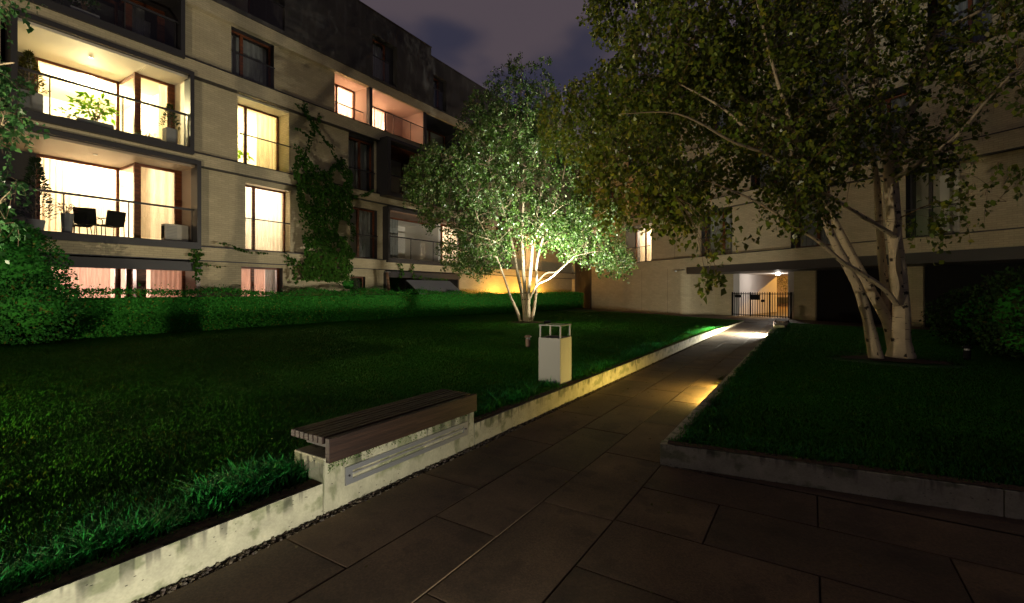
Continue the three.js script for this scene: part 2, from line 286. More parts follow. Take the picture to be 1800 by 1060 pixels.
// ---------------------------------------------------------------- facade kit: x along the wall, y up, z out of it
function niche(b, x0, x1, y0, y1, zf, zb, m, name = 'reveal') {   // the four sides of an opening
  const T = 0.13, e = 0.004; x0 += e; x1 -= e; y0 += e; y1 -= e;
  zf -= 0.005; const side = (mm, ...a) => part(name, box(...a), mm, b);
  side(m.l || m.all, x0 - T, x0, y0 - T, y1 + T, zb, zf); side(m.r || m.all, x1, x1 + T, y0 - T, y1 + T, zb, zf);
  side(m.t || m.all, x0, x1, y1, y1 + T, zb, zf); side(m.b || m.all, x0, x1, y0 - T, y0, zb, zf);
}
function curtainGeo(x0, x1, y0, y1, z, folds, amp, ph) {
  const n = Math.max(8, Math.round((x1 - x0) * folds * 6)), P = [], U = [], I = [];
  for (let i = 0; i <= n; i++) for (let j = 0; j <= 3; j++) { const t = i / n, x = lerp(x0, x1, t), w = Math.sin((x + ph) * folds * 6.283 + 1.7 * Math.sin(x * 3.1 + ph)) * amp * (0.6 + 0.5 * j / 3); P.push(x + 0.25 * w, lerp(y1, y0, j / 3), z + w); U.push(x, j); if (i < n && j < 3) { const q = i * 4 + j; I.push(q, q + 1, q + 4, q + 1, q + 5, q + 4); } }
  const g = new THREE.BufferGeometry(); g.setAttribute('position', new THREE.Float32BufferAttribute(P, 3)); g.setAttribute('uv', new THREE.Float32BufferAttribute(U, 2)); g.setIndex(I); g.computeVertexNormals(); return g;
}
// a window: wooden frame with panes, and optionally curtains behind and a rail before it
function windowUnit(b, x0, x1, y0, y1, z, o = {}) {
  const fw = o.fw || 0.075, d = 0.07, mull = (o.mull || []).map((f) => lerp(x0, x1, f)), bars = (o.bars || []).map((f) => lerp(y0, y1, f));
  const g = [box(x0, x1, y0, y0 + fw, z - d, z), box(x0, x1, y1 - fw, y1, z - d, z), box(x0, x0 + fw, y0 + fw, y1 - fw, z - d, z), box(x1 - fw, x1, y0 + fw, y1 - fw, z - d, z)];
  for (const m of mull) g.push(box(m - fw * 0.75, m + fw * 0.75, y0 + fw, y1 - fw, z - d + 0.003, z + 0.012));
  const win = part('window', g, o.frame || M.wood, b);
  const xs = [x0 + fw, ...mull.flatMap((m) => [m - fw * 0.75, m + fw * 0.75]), x1 - fw];
  for (let i = 0; i < xs.length; i += 2) part('pane', box(xs[i], xs[i + 1], y0 + fw, y1 - fw, z - d / 2 - 0.003, z - d / 2 + 0.003).index ? (() => { const p = new THREE.PlaneGeometry(xs[i + 1] - xs[i], y1 - y0 - 2 * fw); p.translate((xs[i] + xs[i + 1]) / 2, (y0 + y1) / 2, z - d / 2); return p; })() : null, M.glass, win);
  for (const yb of bars) part('glazing_bar', box(x0 + fw, x1 - fw, yb - 0.02, yb + 0.02, z - d + 0.01, z - 0.005), o.frame || M.wood, win);
  for (const [a, c, mm, folds] of o.curtains || []) part('curtain', curtainGeo(lerp(x0, x1, a), lerp(x0, x1, c), y0 + 0.03, y1 - 0.05, z - 0.28, folds || 5, 0.035, a * 7 + x0), mm, win);
  if (o.rail) {
    const ry = y0 + o.rail, rz = o.railZ ?? z + 0.2, r = [box(x0, x1, ry - 0.02, ry + 0.02, rz - 0.025, rz + 0.025)];
    part('railing', r, M.darkMetal, win);
    const pg = new THREE.PlaneGeometry(x1 - x0 - 0.04, o.rail - 0.06); pg.translate((x0 + x1) / 2, y0 + o.rail / 2, rz); part('rail_glass', pg, M.railGlass, win);
  }
  return win;
}
const roomOf = [];
// a room behind an opening, closed but for its front, with a ceiling lamp when it is lit
function room(b, x0, x1, y0, y1, zf, zb, wallM, lamp) {
  const T = 0.1, e = 0.08, X0 = x0 - e, X1 = x1 + e, Y0 = y0 - e, Y1 = y1 + e;
  const r = part('room', [box(X0 - T, X0, Y0 - T, Y1 + T, zb, zf), box(X1, X1 + T, Y0 - T, Y1 + T, zb, zf), box(X0, X1, Y1, Y1 + T, zb, zf), box(X0 - T, X1 + T, Y0 - T, Y1 + T, zb - T, zb)], wallM, b);
  part('room_floor', box(X0, X1, Y0 - T, Y0, zb, zf), M.floor, r);
  if (lamp) {
    const lx = lamp.x ?? (x0 + x1) / 2, lz = lamp.z ?? lerp(zf, zb, 0.5), ly = Y1 - 0.30;
    const g = new THREE.SphereGeometry(0.14, 16, 10); g.scale(1, 0.6, 1); g.translate(lx, ly, lz);
    const bulb = part('ceiling_lamp', [g, cyl(0.012, 0.012, Y1 - ly - 0.06, lx, ly + 0.07, lz, 6)], glow(lamp.c, 3), r);
    const L = new THREE.PointLight(col(...lamp.c), lamp.i); L.position.set(lx, ly, lz); L.shadow.radius = 5; L.castShadow = true; r.add(L);
  }
  return r;
}
const WARM = [1, 0.84, 0.58], YEL = [1, 0.85, 0.44], PINK = [1, 0.76, 0.62], WHITE = [1, 0.93, 0.78];

// ---------------------------------------------------------------- the long block beyond the hedge
const A = thing('apartment_building', 'long cream brick apartment block with lit loggias and charcoal attic beyond the hedge', 'building', [XA, 0, 0], Math.PI / 2);
const S0 = -12, S1 = 39.5, REC = 0.25;
const Y = { g: 2.57, f1: 3.10, t1: 5.95, f2: 6.42, t2: 9.10, f3: 9.70, t3: 11.62, at: 12.10 };
function wallRow(b, y0, y1, runs, z = -REC, m = M.brick) { for (const [a, c] of runs) part('wall_panel', box(a, c, y0, y1, z - 0.5, z), m, b); }
// spandrels stand proud of the panels between the openings
const spandrel = (b, x0, x1, y0, y1) => { const p = part('spandrel', box(x0, x1, y0, y1, -0.75, 0), M.brick, b); part('ledge', box(x0, x1, y1, y1 + 0.035, -0.6, 0.035), M.darkMetal, p); part('soffit_trim', box(x0, x1, y0 - 0.03, y0, -REC, 0.003), M.darkMetal, p); return p; };
for (const [y0, y1] of [[Y.g + 0.03, Y.f1 - 0.035], [Y.t1 + 0.03, Y.f2 - 0.035], [Y.t2 + 0.03, Y.f3 - 0.035]]) spandrel(A, S0, S1, y0, y1);
part('spandrel', box(S0, S1, Y.t3, Y.at, -0.75, 0), M.brick, A);
// walls between openings, storey by storey
wallRow(A, -0.1, Y.g, [[S0, 3.2], [7.95, 9.6], [11.3, 14.7], [15.6, 16.9], [22.6, S1]]);
wallRow(A, Y.f1, Y.t1, [[S0, 2.9], [7.98, 9.76], [11.63, 14.7], [16.35, 16.75], [24.3, 27], [29, 30.6], [33.6, S1]]);
wallRow(A, Y.f2, Y.t2, [[S0, 3.2], [7.78, 9.47], [11.58, 14.6], [16.15, 16.4], [20.35, 22.4], [24.2, 27.4], [29.4, 32.0], [34, S1]]);
wallRow(A, Y.f3, Y.t3, [[S0, 2.9], [7.50, 9.23], [10.92, 13.83], [23.4, 26.5], [28.3, S1]]);
part('wall_core', box(S0, S1, 0, 12, -9, -8.2), M.render, A); part('wall_core', box(S0 - 0.3, S0, 0, 15, -9, 0), M.brick, A); part('wall_core', box(S1, S1 + 0.3, 0, 15, -9, 0), M.brick, A);
for (const y of [Y.g, Y.t1, Y.t2, Y.t3]) part('floor_slab', box(S0, S1, y + 0.15, y + 0.35, -8.2, -0.75), M.render, A);
// lintel fillers over the shorter windows
for (const [a, c, y0, y1] of [[9.76, 11.63, 5.74, Y.t1], [14.7, 16.35, 5.58, Y.t1], [9.6, 11.3, 2.45, Y.g], [14.7, 15.6, 2.2, Y.g]]) part('wall_panel', box(a, c, y0, y1, -0.75, -REC + 0.0), M.brick, A);
// the attic, in dark render, with a step in the parapet
part('attic_wall', box(S0, 3.6, Y.at, 15.45, -0.6, 0.05), M.render, A); part('attic_wall', box(11.2, 15.8, Y.at, 15.45, -0.6, 0.05), M.render, A); part('attic_wall', box(3.6, 11.2, 14.9, 15.45, -0.6, 0.05), M.render, A);
part('attic_wall', box(15.8, 17.45, 14.3, 15.45, -0.6, 0.05), M.render, A); part('attic_wall', box(17.45, 20.06, Y.at, 15.45, -0.6, 0.05), M.render, A);
part('attic_wall', box(20.06, 20.3, Y.at, 15.0, -0.6, 0.0), M.render, A); part('attic_wall', box(20.3, 21.45, 14.05, 15.0, -0.6, 0.0), M.render, A); part('attic_wall', box(21.45, S1, Y.at, 15.0, -0.6, 0.0), M.render, A);
const roofA = part('roof', [box(S0, 20.04, 15.3, 15.42, -9, -0.6), box(20.04, S1, 14.85, 14.97, -9, -0.6)], M.render, A);
part('coping', [box(S0, 20.08, 15.45, 15.49, -0.64, 0.09)], M.darkMetal, roofA); part('coping', box(20.08, S1, 15.0, 15.04, -0.64, 0.04), M.darkMetal, roofA);
for (const [x0, x1, y0, y1, z0] of [[15.8, 17.45, 12.2, 14.3, 0.05], [20.3, 21.45, 12.2, 14.05, 0]]) {
  niche(A, x0, x1, y0, y1, z0, -0.9, { all: M.render }); room(A, x0, x1, y0, y1, -0.9, -2.4, M.wall);
  windowUnit(A, x0, x0 + (x1 - x0) * 0.68, y0, y1, -0.32, { mull: [0.24], curtains: [[0.25, 1, M.greyCurtain]], rail: 1.05, railZ: 0.02 }); part('shutter', box(x0 + (x1 - x0) * 0.68, x1, y0, y1, -0.34, -0.26), M.darkMetal, A);
}
part('parapet_base', box(3.6, 11.2, Y.at, Y.at + 0.15, -0.6, 0.05), M.render, A);
niche(A, 3.6, 11.2, 12.25, 14.9, -0.6, -2.6, { all: M.render }); room(A, 3.6, 11.2, 12.25, 14.9, -2.6, -4, M.wall);
windowUnit(A, 3.6, 11.2, 12.25, 14.9, -2.6, { mull: [0.2, 0.4, 0.6, 0.8] });
{ const pg = new THREE.PlaneGeometry(7.5, 0.95); pg.translate(7.4, 12.75, 0.0); const p = part('balustrade', box(3.6, 11.2, 13.24, 13.28, -0.03, 0.03), M.darkMetal, A); part('rail_glass', pg, M.railGlass, p); }

// plain windows set in the wall: [x0, x1, y0, y1, depth, options]
const pottedPlant0 = [];
function openingWindow(b, x0, x1, y0, y1, z, mats, wo, wallM, lamp, zb = -4.6) {
  niche(b, x0, x1, y0, y1, -REC, z - 0.42, mats); room(b, x0, x1, y0, y1, z - 0.42, Math.min(zb, z - 1.5), wallM, lamp); return windowUnit(b, x0, x1, y0, y1, z, wo);
}
const bR = { all: M.soffit, l: M.brick, r: M.brick, b: M.darkMetal }, dR = { all: M.darkMetal };
openingWindow(A, 9.47, 11.58, Y.f2, 9.04, -1.02, bR, { mull: [0.33], curtains: [[0.62, 0.98, M.curtain]], rail: 1.15, railZ: -0.12 }, M.wall, { c: YEL, i: 46, x: 9.95, z: -3.0 });
openingWindow(A, 9.76, 11.63, Y.f1, 5.74, -0.62, bR, { mull: [0.28], curtains: [[0.02, 0.98, M.curtain]], rail: 1.25, railZ: -0.28 }, M.wall, { c: WHITE, i: 42, z: -2.6 });
openingWindow(A, 9.23, 10.92, Y.f3, Y.t3, -0.5, dR, { mull: [0.3], curtains: [[0.02, 0.98, M.greyCurtain]], rail: 0.95, railZ: -0.2 }, M.wall);
openingWindow(A, 9.6, 11.3, 0.5, 2.45, -0.5, dR, { mull: [0.34], curtains: [[0.72, 0.98, M.greyCurtain], [0.02, 0.72, M.pinkCurtain, 2]] }, M.pinkWall, { c: PINK, i: 11 });
openingWindow(A, 14.7, 16.35, Y.f1, 5.58, -0.45, dR, { mull: [0.38], curtains: [[0.5, 0.98, M.greyCurtain]], rail: 1.15, railZ: -0.2 }, M.wall);
openingWindow(A, 14.6, 16.15, Y.f2, 8.97, -0.45, dR, { mull: [0.52], curtains: [[0.5, 0.98, M.greyCurtain], [0.02, 0.45, M.greyCurtain]], rail: 1.0, railZ: -0.2 }, M.wall);
openingWindow(A, 14.7, 15.6, 0.2, 2.2, -0.4, dR, {}, M.wall);
for (const [x0, x1, y0, y1, c] of [[27, 29, Y.f1, Y.t1, 1], [22.4, 24.2, Y.f2, Y.t2, 0], [27.4, 29.4, Y.f2, Y.t2, 1], [32, 34, Y.f2, Y.t2, 0], [26.5, 28.3, Y.f3, Y.t3, 0]]) openingWindow(A, x0, x1, y0, y1, -0.45, dR, { mull: [0.4], curtains: c ? [[0.05, 0.95, M.greyCurtain]] : [], rail: 1.0, railZ: -0.2 }, M.wall);
openingWindow(A, 30.6, 33.6, Y.f1, Y.t1, -0.6, bR, { mull: [0.33, 0.66], curtains: [[0.05, 0.95, M.curtain]] }, M.wall, { c: [1, 0.66, 0.30], i: 22 });
// third storey: a window niche and a loggia that share one lit flat, divided by a pier
openingWindow(A, 13.83, 15.68, Y.f3, Y.t3, -1.15, { all: std([0.62, 0.46, 0.38]) }, { mull: [0.42], curtains: [[0.02, 0.98, M.curtain, 3]], rail: 0.72, railZ: -0.5 }, M.pinkWall, { c: [1, 0.80, 0.62], i: 75 });
part('pier', box(15.68, 15.86, Y.f3, Y.t3, -1.6, -0.02), M.darkMetal, A);
{
  const m = std([0.62, 0.46, 0.38]);
  niche(A, 15.86, 19.55, Y.f3, Y.t3, -0.1, -2.2, { all: m }); room(A, 15.86, 19.55, Y.f3, Y.t3, -2.2, -5.4, M.pinkWall, { c: [1, 0.80, 0.62], i: 80, x: 16.9 });
  windowUnit(A, 15.86, 18.35, Y.f3, Y.t3, -1.8, { mull: [0.3], curtains: [[0.32, 0.98, M.curtain, 3]] }); part('wall_panel', box(18.35, 19.55, Y.f3, Y.t3, -1.86, -1.74), m, A);
  const bal = part('balustrade', [box(15.86, 19.55, Y.f3 + 0.98, Y.f3 + 1.02, -0.06, -0.01), ...[16.0, 17.25, 18.5, 19.5].map((x) => box(x - 0.012, x + 0.012, Y.f3, Y.f3 + 0.98, -0.05, -0.02))], M.darkMetal, A);
  const pg = new THREE.PlaneGeometry(3.6, 0.9); pg.translate(17.7, Y.f3 + 0.5, -0.036); part('rail_glass', pg, M.railGlass, bal);
  niche(A, 19.75, 23.4, Y.f3, Y.t3, -0.1, -2.0, { all: M.darkMetal }); room(A, 19.75, 23.4, Y.f3, Y.t3, -2, -3.5, M.wall); windowUnit(A, 19.75, 23.4, Y.f3, Y.t3, -1.8, { mull: [0.3, 0.6] });
  part('pier', box(19.55, 19.75, Y.f3, Y.t3, -2, -0.02), M.darkMetal, A);
}
// the big loggias: a dark metal surround, a pale ceiling, glazing that steps forward at a post
function loggia(b, x0, x1, y0, y1, o) {
  const fr = 0.13, proud = o.proud ?? 0.16, lg = part('loggia', [box(x0 - fr, x1 + fr, y1 - 0.02, y1 + fr, -0.3, proud), box(x0 - fr, x1 + fr, y0 - fr, y0 + 0.10, -0.3, proud), box(x0 - fr, x0, y0 + 0.1, y1 - 0.02, -0.3, proud), box(x1, x1 + fr, y0 + 0.1, y1 - 0.02, -0.3, proud)], M.darkMetal, b);
  const step = o.step, zd = o.deep, zs = o.shallow, T = 0.12, cy = y1 - (o.drop ?? 0.06), fy = y0 + 0.10;
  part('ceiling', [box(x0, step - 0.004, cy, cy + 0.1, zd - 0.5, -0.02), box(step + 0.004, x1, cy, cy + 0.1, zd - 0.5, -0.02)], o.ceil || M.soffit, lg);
  part('floor', box(x0, x1, fy - 0.12, fy, zd - 0.5, -0.3), M.planter, lg);
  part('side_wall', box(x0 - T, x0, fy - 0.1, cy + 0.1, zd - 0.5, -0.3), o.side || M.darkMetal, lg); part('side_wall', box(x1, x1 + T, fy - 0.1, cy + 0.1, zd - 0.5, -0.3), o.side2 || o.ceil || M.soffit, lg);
  if (o.spot) part('recessed_lamp', cyl(0.06, 0.06, 0.02, o.spot, cy - 0.022, -0.95), M.steel, lg);
  windowUnit(b, o.glazed0, step - 0.02, fy, cy, zd, { fw: 0.09, curtains: o.cl }); if (o.glazed0 > x0 + 0.05) part('wall_panel', box(x0, o.glazed0, fy, cy, zd - 0.1, zd), o.solid || M.darkMetal, b);
  windowUnit(b, step + 0.06, x1 - 0.12, fy, cy, zs, { fw: 0.09, curtains: o.cr });
  part('post', box(step - 0.05, step + 0.06, fy, cy, zs - 0.06, zs + 0.06), M.wood, b); part('post', box(x1 - 0.12, x1, fy, cy, zs - 0.06, zs + 0.02), M.wood, b);
  { const pg = new THREE.PlaneGeometry(zs - zd - 0.12, cy - fy - 0.2); pg.rotateY(Math.PI / 2); pg.translate(step, (cy + fy) / 2, (zs + zd) / 2); const f = part('window', [box(step - 0.03, step + 0.03, fy, fy + 0.09, zd, zs - 0.06), box(step - 0.03, step + 0.03, cy - 0.09, cy, zd, zs - 0.06)], M.wood, b); part('pane', pg, M.glass, f); }
  if (o.noRail) return lg;
  const ry = y0 + (o.rail ?? 1.27), rg = [box(x0, x1, ry - 0.032, ry + 0.032, -0.15, -0.07)];
  for (const x of o.posts) rg.push(box(x - 0.015, x + 0.015, fy, ry - 0.025, -0.13, -0.09));
  const bal = part('balustrade', rg, M.darkMetal, b); const ps = [x0, ...o.posts.filter((x) => x < x1 - 0.1), x1];
  for (let i = 0; i + 1 < ps.length; i++) { const pg = new THREE.PlaneGeometry(ps[i + 1] - ps[i] - 0.06, ry - fy - 0.12); pg.translate((ps[i] + ps[i + 1]) / 2, (ry + fy) / 2, -0.11); part('rail_glass', pg, M.railGlass, bal); }
  return lg;
}
loggia(A, 3.45, 7.66, Y.f2, 9.06, { step: 6.5, deep: -2.4, shallow: -1.05, glazed0: 4.3, posts: [4.15, 5.85, 7.6], spot: 5.3, cl: [[0.0, 0.12, M.curtain]], cr: [[0.72, 1.0, M.curtain]], drop: 0.1 });
room(A, 3.5, 7.6, Y.f2 + 0.1, 8.96, -2.55, -6.6, M.wall, { c: YEL, i: 105, x: 6.0, z: -3.7 }); 
loggia(A, 3.1, 7.88, Y.f1, 5.98, { step: 6.5, deep: -2.4, shallow: -1.05, glazed0: 4.35, posts: [4.45, 6.0, 7.82], spot: 5.4, cl: [[0, 0.34, M.curtain, 6], [0.34, 1, M.curtain, 4]], cr: [[0, 1, M.curtain, 4]], drop: 0.1, ceil: std([0.34, 0.26, 0.18], { roughness: 0.55 }), side2: std([0.30, 0.22, 0.16]) });  // brown ceiling colour carries the dimmer light that comes through the curtains
room(A, 3.2, 7.8, Y.f1 + 0.1, 5.88, -2.85, -6.6, M.wall, { c: WARM, i: 105, x: 6.0, z: -3.9 });
// side walls that close the shallow bays back to the rooms
for (const [x1, y0, y1] of [[7.66, Y.f2, 9.06], [7.88, Y.f1, 5.98]]) part('wall_panel', box(x1 + 0.02, x1 + 0.12, y0, y1, -3.0, -0.3), M.wall, A);
// ground floor flat
niche(A, 3.2, 7.95, 0.2, 2.38, -0.05, -1.75, { all: std([0.50, 0.40, 0.36]) }); room(A, 3.2, 7.95, 0.2, 2.38, -1.75, -5.2, M.pinkWall, { c: PINK, i: 26 });
part('lintel', box(3.07, 8.08, 2.2, 2.52, -0.3, 0.02), M.darkMetal, A);
windowUnit(A, 3.2, 6.45, 0.2, 2.38, -1.4, { fw: 0.1, mull: [0.9], curtains: [[0.02, 0.86, M.pinkCurtain, 6]] }); windowUnit(A, 6.65, 7.95, 0.2, 2.38, -0.9, { fw: 0.1, curtains: [[0.25, 0.98, M.pinkCurtain, 6]] });
part('post', box(6.45, 6.65, 0.2, 2.38, -1.45, -0.85), M.wood, A);
loggia(A, 3.0, 7.4, Y.f3, 11.58, { proud: 0.1, step: 6.3, deep: -1.9, shallow: -1.2, glazed0: 3.6, posts: [4.4, 5.9, 7.3], ceil: M.darkMetal, cl: [[0.4, 0.8, M.greyCurtain]], cr: [[0.1, 0.6, M.greyCurtain]], rail: 1.1 });
room(A, 3.1, 7.3, Y.f3 + 0.1, 11.5, -2.4, -4, M.wall);
pottedPlant0.push([5.0, Y.f3 + 0.105]);
// the dark boxed loggias further along
const dl = std([0.085, 0.07, 0.062], { roughness: 0.6 });
loggia(A, 16.55, 20.2, Y.f2, 9.12, { proud: 0.55, step: 19.4, deep: -1.5, shallow: -1.0, glazed0: 16.9, posts: [17.8, 19.0, 20.1], ceil: M.wood, side: dl, side2: dl, cl: [[0.1, 0.5, M.greyCurtain]], cr: [], rail: 1.15 });
part('side_wall', box(16.3, 16.42, Y.f2 - 0.13, 9.25, -0.3, 0.55), M.darkMetal, A);
room(A, 16.6, 20.2, Y.f2 + 0.1, 9.0, -1.95, -3.8, M.wall);
loggia(A, 16.85, 24.2, Y.f1, 5.72, { step: 22.2, deep: -1.6, shallow: -1.1, glazed0: 17.0, posts: [18.6, 20.4, 22.3, 24.1], ceil: std([0.30, 0.20, 0.15]), side: dl, side2: dl, cl: [[0.12, 0.45, M.greyCurtain]], cr: [[0.0, 1, M.curtain, 3]], rail: 1.25 });
part('wall_panel', box(16.75, 24.3, 5.72, Y.t1, -0.75, -REC), M.brick, A);
room(A, 16.9, 21.9, Y.f1 + 0.1, 5.6, -2.05, -4, M.wall); room(A, 22.3, 24.2, Y.f1 + 0.1, 5.6, -2.05, -5, M.wall, { c: [1, 0.86, 0.68], i: 34 });
part('wall_panel', box(21.96, 22.2, Y.f1, 5.72, -2.1, -1.10), M.wall, A);
// ground floor: a recessed terrace
niche(A, 16.9, 22.6, 0.05, 2.3, -0.05, -2.2, { all: M.render }); part('wall_panel', box(16.9, 22.6, 0, 2.4, -2.4, -2.2), M.render, A); part('lintel', box(16.8, 22.7, 2.2, 2.52, -0.3, 0.02), M.darkMetal, A);
// orange garden lamps on the narrow terrace between the hedge and the far end of the block
for (const [s, l] of [[26.8, 'orange garden lamp on a short post behind the hedge by the loose bush'], [29.8, 'orange garden lamp on a short post behind the spotlit birch and hedge'], [32.8, 'orange garden lamp on a short post nearest the dark corner of the two blocks']]) {
  const t = thing('garden_lamp', l, 'lamp', [XA + 0.80, -0.06, -s], 0, 'orange garden lamps behind the hedge');
  part('post', cyl(0.03, 0.03, 0.85, 0, 0, 0, 8), M.darkMetal, t); const g = new THREE.SphereGeometry(0.10, 14, 10); g.translate(0, 0.93, 0); part('lamp_globe', g, glow([1, 0.48, 0.10], 4), t); part('cap', cyl(0.03, 0.02, 0.03, 0, 1.02, 0, 12), M.darkMetal, t);
  const L = new THREE.PointLight(col(1, 0.46, 0.08), 32); L.position.set(0, 0.93, 0); L.castShadow = true; t.add(L);
}
// ---------------------------------------------------------------- the far block with the gateway
const B = thing('apartment_building', 'cream brick apartment block with a gated passage at the end of the path', 'building', [CB.x, 0, CB.z], -0.6087);
const onB = (x, y, z) => V(CB.x + eB.x * x + oB.x * z, y, CB.z + eB.z * x + oB.z * z);
const T0 = -10.66, T1 = 26, BF = [3.53, 6.75, 10.0, 13.2], BT = [2.93, 6.12, 9.4, 12.6];
// ground floor: a solid wall that rounds into the recess
part('wall', [box(T0, -0.5, -0.1, BT[0], -0.5, 0)], M.brick, B);
{
  const g = new THREE.CylinderGeometry(0.5, 0.5, BT[0] + 0.1, 14, 1, true, 0, Math.PI / 2); g.translate(-0.5, (BT[0] - 0.1) / 2, -0.5); const uv = g.attributes.uv; for (let i = 0; i < uv.count; i++) uv.setXY(i, -0.5 + uv.getX(i) * 0.785, uv.getY(i) * 3.03);
  part('wall_corner', g, M.brick, B); part('wall', box(-0.5, 0, -0.1, BT[0], -2.7, -0.5), M.brick, B);
}
part('end_wall', box(T0 - 0.3, T0 + 0.0, -0.1, 15, -9, -0.05), M.render, B);
part('added_gap_wall', box(T0 - 5, T0 - 0.3, -0.1, 14.5, -1.6, -1.2), M.render, B);  // dark box added to stand in for the shadowed gap between the blocks
part('control_joint', box(-4.2, -4.185, 0.05, BT[0], -0.01, 0.002), M.darkMetal, B); part('control_joint', box(-1.6, -1.585, 0.05, BT[0], -0.01, 0.002), M.darkMetal, B);
// spandrels
for (let k = 0; k < 4; k++) {
  const p = part('spandrel', box(T0, T1, BT[k] + 0.002, BF[k] - 0.036, -0.7, 0), M.brick, B);
  part('ledge', box(T0, T1, BF[k] - 0.036, BF[k], -0.6, 0.03), M.darkMetal, p); if (k) part('soffit_trim', box(T0, T1, BT[k] - 0.03, BT[k], -0.3, 0.003), M.darkMetal, p);
}
part('parapet', box(T0, T1, 15.2, 15.8, -0.7, 0.02), M.render, B); part('roof', box(T0, T1, 15.0, 15.15, -9, -0.7), M.render, B);
part('wall_core', box(T0, T1, 3.4, 15, -9, -8.4), M.render, B); for (const y of BT) part('floor_slab', box(T0, T1, y + 0.15, y + 0.4, -8.4, -0.7), M.render, B);
// openings of the upper floors
const bRooms = [
  [[-6.3, -3.45, 'lit'], [1.06, 3.3, 'wood'], [6.75, 8.6, 'wood'], [11.5, 13.15, 'dark'], [16.5, 18.5, 'dark'], [21, 23, 'dark']],
  [[-8.5, -6.7, 'wood'], [-1.2, 1.2, 'dark'], [4.5, 6.4, 'wood'], [9.4, 11.6, 'wood'], [15.6, 17.2, 'dark'], [20, 22, 'dark']],
  [[-6, -4, 'wood'], [1.8, 3.8, 'wood'], [7.5, 9.3, 'dark'], [12.2, 14, 'wood'], [18, 20, 'dark']],
];
bRooms.forEach((list, k) => {
  const y0 = BF[k], y1 = BT[k + 1] - 0.03; let x = T0;
  for (const [a, c, kind] of list) {
    part('wall_panel', box(x, a, y0, y1, -0.65, -0.22), M.brick, B); x = c;
    const zz = kind === 'lit' ? -1.1 : -0.5, wl = kind === 'lit' ? { c: [1, 0.86, 0.66], i: 30 } : null;
    niche(B, a, c, y0, y1, -0.22, zz - 0.4, { all: M.darkMetal }); room(B, a, c, y0, y1, zz - 0.4, zz - 2.2, M.wall, wl);
    windowUnit(B, a, c, y0, y1 - (kind === 'wood' ? 0.1 : 0), zz, { mull: kind === 'wood' ? [0.62] : [0.4], frame: kind === 'dark' ? M.darkMetal : M.wood, curtains: kind === 'dark' ? [] : [[0.05, 0.95, kind === 'lit' ? M.curtain : M.greyCurtain]], rail: 1.05, railZ: -0.12 });
  }
  part('wall_panel', box(x, T1, y0, y1, -0.65, -0.22), M.brick, B);
});
part('wall_panel', box(T0, T1, BF[3], 15.2, -0.65, -0.1), M.render, B);
part('control_joint', box(-1.2, -1.185, BF[0], BT[1], -0.23, -0.216), M.darkMetal, B);
// the recess and its lintel
const RZ = -2.4, OY = 2.52;
part('lintel', [box(0.12, T1, OY, BT[0], -0.35, 0.012)], M.darkMetal, B);
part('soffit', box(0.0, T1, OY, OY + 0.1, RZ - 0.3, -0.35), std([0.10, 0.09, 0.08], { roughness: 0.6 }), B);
part('recess_wall', box(0.0, 1.45, -0.05, OY, RZ - 0.3, RZ), M.brick, B);
part('recess_wall', box(5.30, 6.45, -0.05, OY, RZ - 0.3, RZ), M.brick, B);
part('garage_door', box(6.45, 9.55, -0.05, OY, RZ - 0.25, RZ - 0.12), M.black, B);
part('recess_wall', box(9.55, 11.0, -0.05, OY, RZ - 0.3, RZ), M.brick, B);
part('garage_door', box(11.0, T1, -0.05, OY, RZ - 0.25, RZ - 0.12), M.black, B);
part('call_button', cyl(0.03, 0.03, 0.03, 0, 0, 0).rotateX(Math.PI / 2).translate(5.9, 1.05, RZ + 0.0), M.steel, B);
// the passage runs through the block a little askew: walls and ceiling
const gx = -0.396, gz = -0.918, PL = 7.6;
const slanted = (x0, z0, w0, w1, y0, y1, s0, s1) => { const g = box(s0, s1, y0, y1, w0, w1); g.rotateY(Math.atan2(-gz, gx)); g.translate(x0, 0, z0); return g; };
const passW = std([0.52, 0.48, 0.46]);
part('passage_wall', slanted(1.45, RZ, 0, 0.35, 0, OY, -0.1, PL), passW, B);
part('passage_wall', slanted(5.30, RZ, -0.35, 0, 0, OY, 0.3, PL), passW, B);
part('passage_ceiling', [box(-6, 8, OY + 0.003, OY + 0.1, RZ - 7.0, RZ - 0.3)], std([0.62, 0.58, 0.54], { roughness: 0.5 }), B);
part('passage_door', slanted(1.45, RZ, -0.03, 0, 0.02, 2.08, 2.4, 3.4), M.black, B);
part('passage_pier', slanted(1.45, RZ, -0.12, 0, 0, OY, 0.9, 1.7), std([0.70, 0.66, 0.62]), B);
{
  const l = thing('ceiling_lamp', 'white round lamp on the passage ceiling behind the bar gate', 'lamp', [0, 0, 0]); const p = onB(2.9, OY - 0.05, RZ - 1.9); l.position.copy(p);
  part('lamp_base', cyl(0.17, 0.17, 0.03, 0, 0.02, 0, 20), M.steel, l); part('lamp_glass', cyl(0.13, 0.15, 0.05, 0, -0.03, 0, 20), glow([1, 0.95, 0.86], 6), l);
  const L = new THREE.PointLight(col(1, 0.93, 0.82), 8); L.position.set(0, -0.10, 0); L.shadow.radius = 4; L.castShadow = true; l.add(L);
}
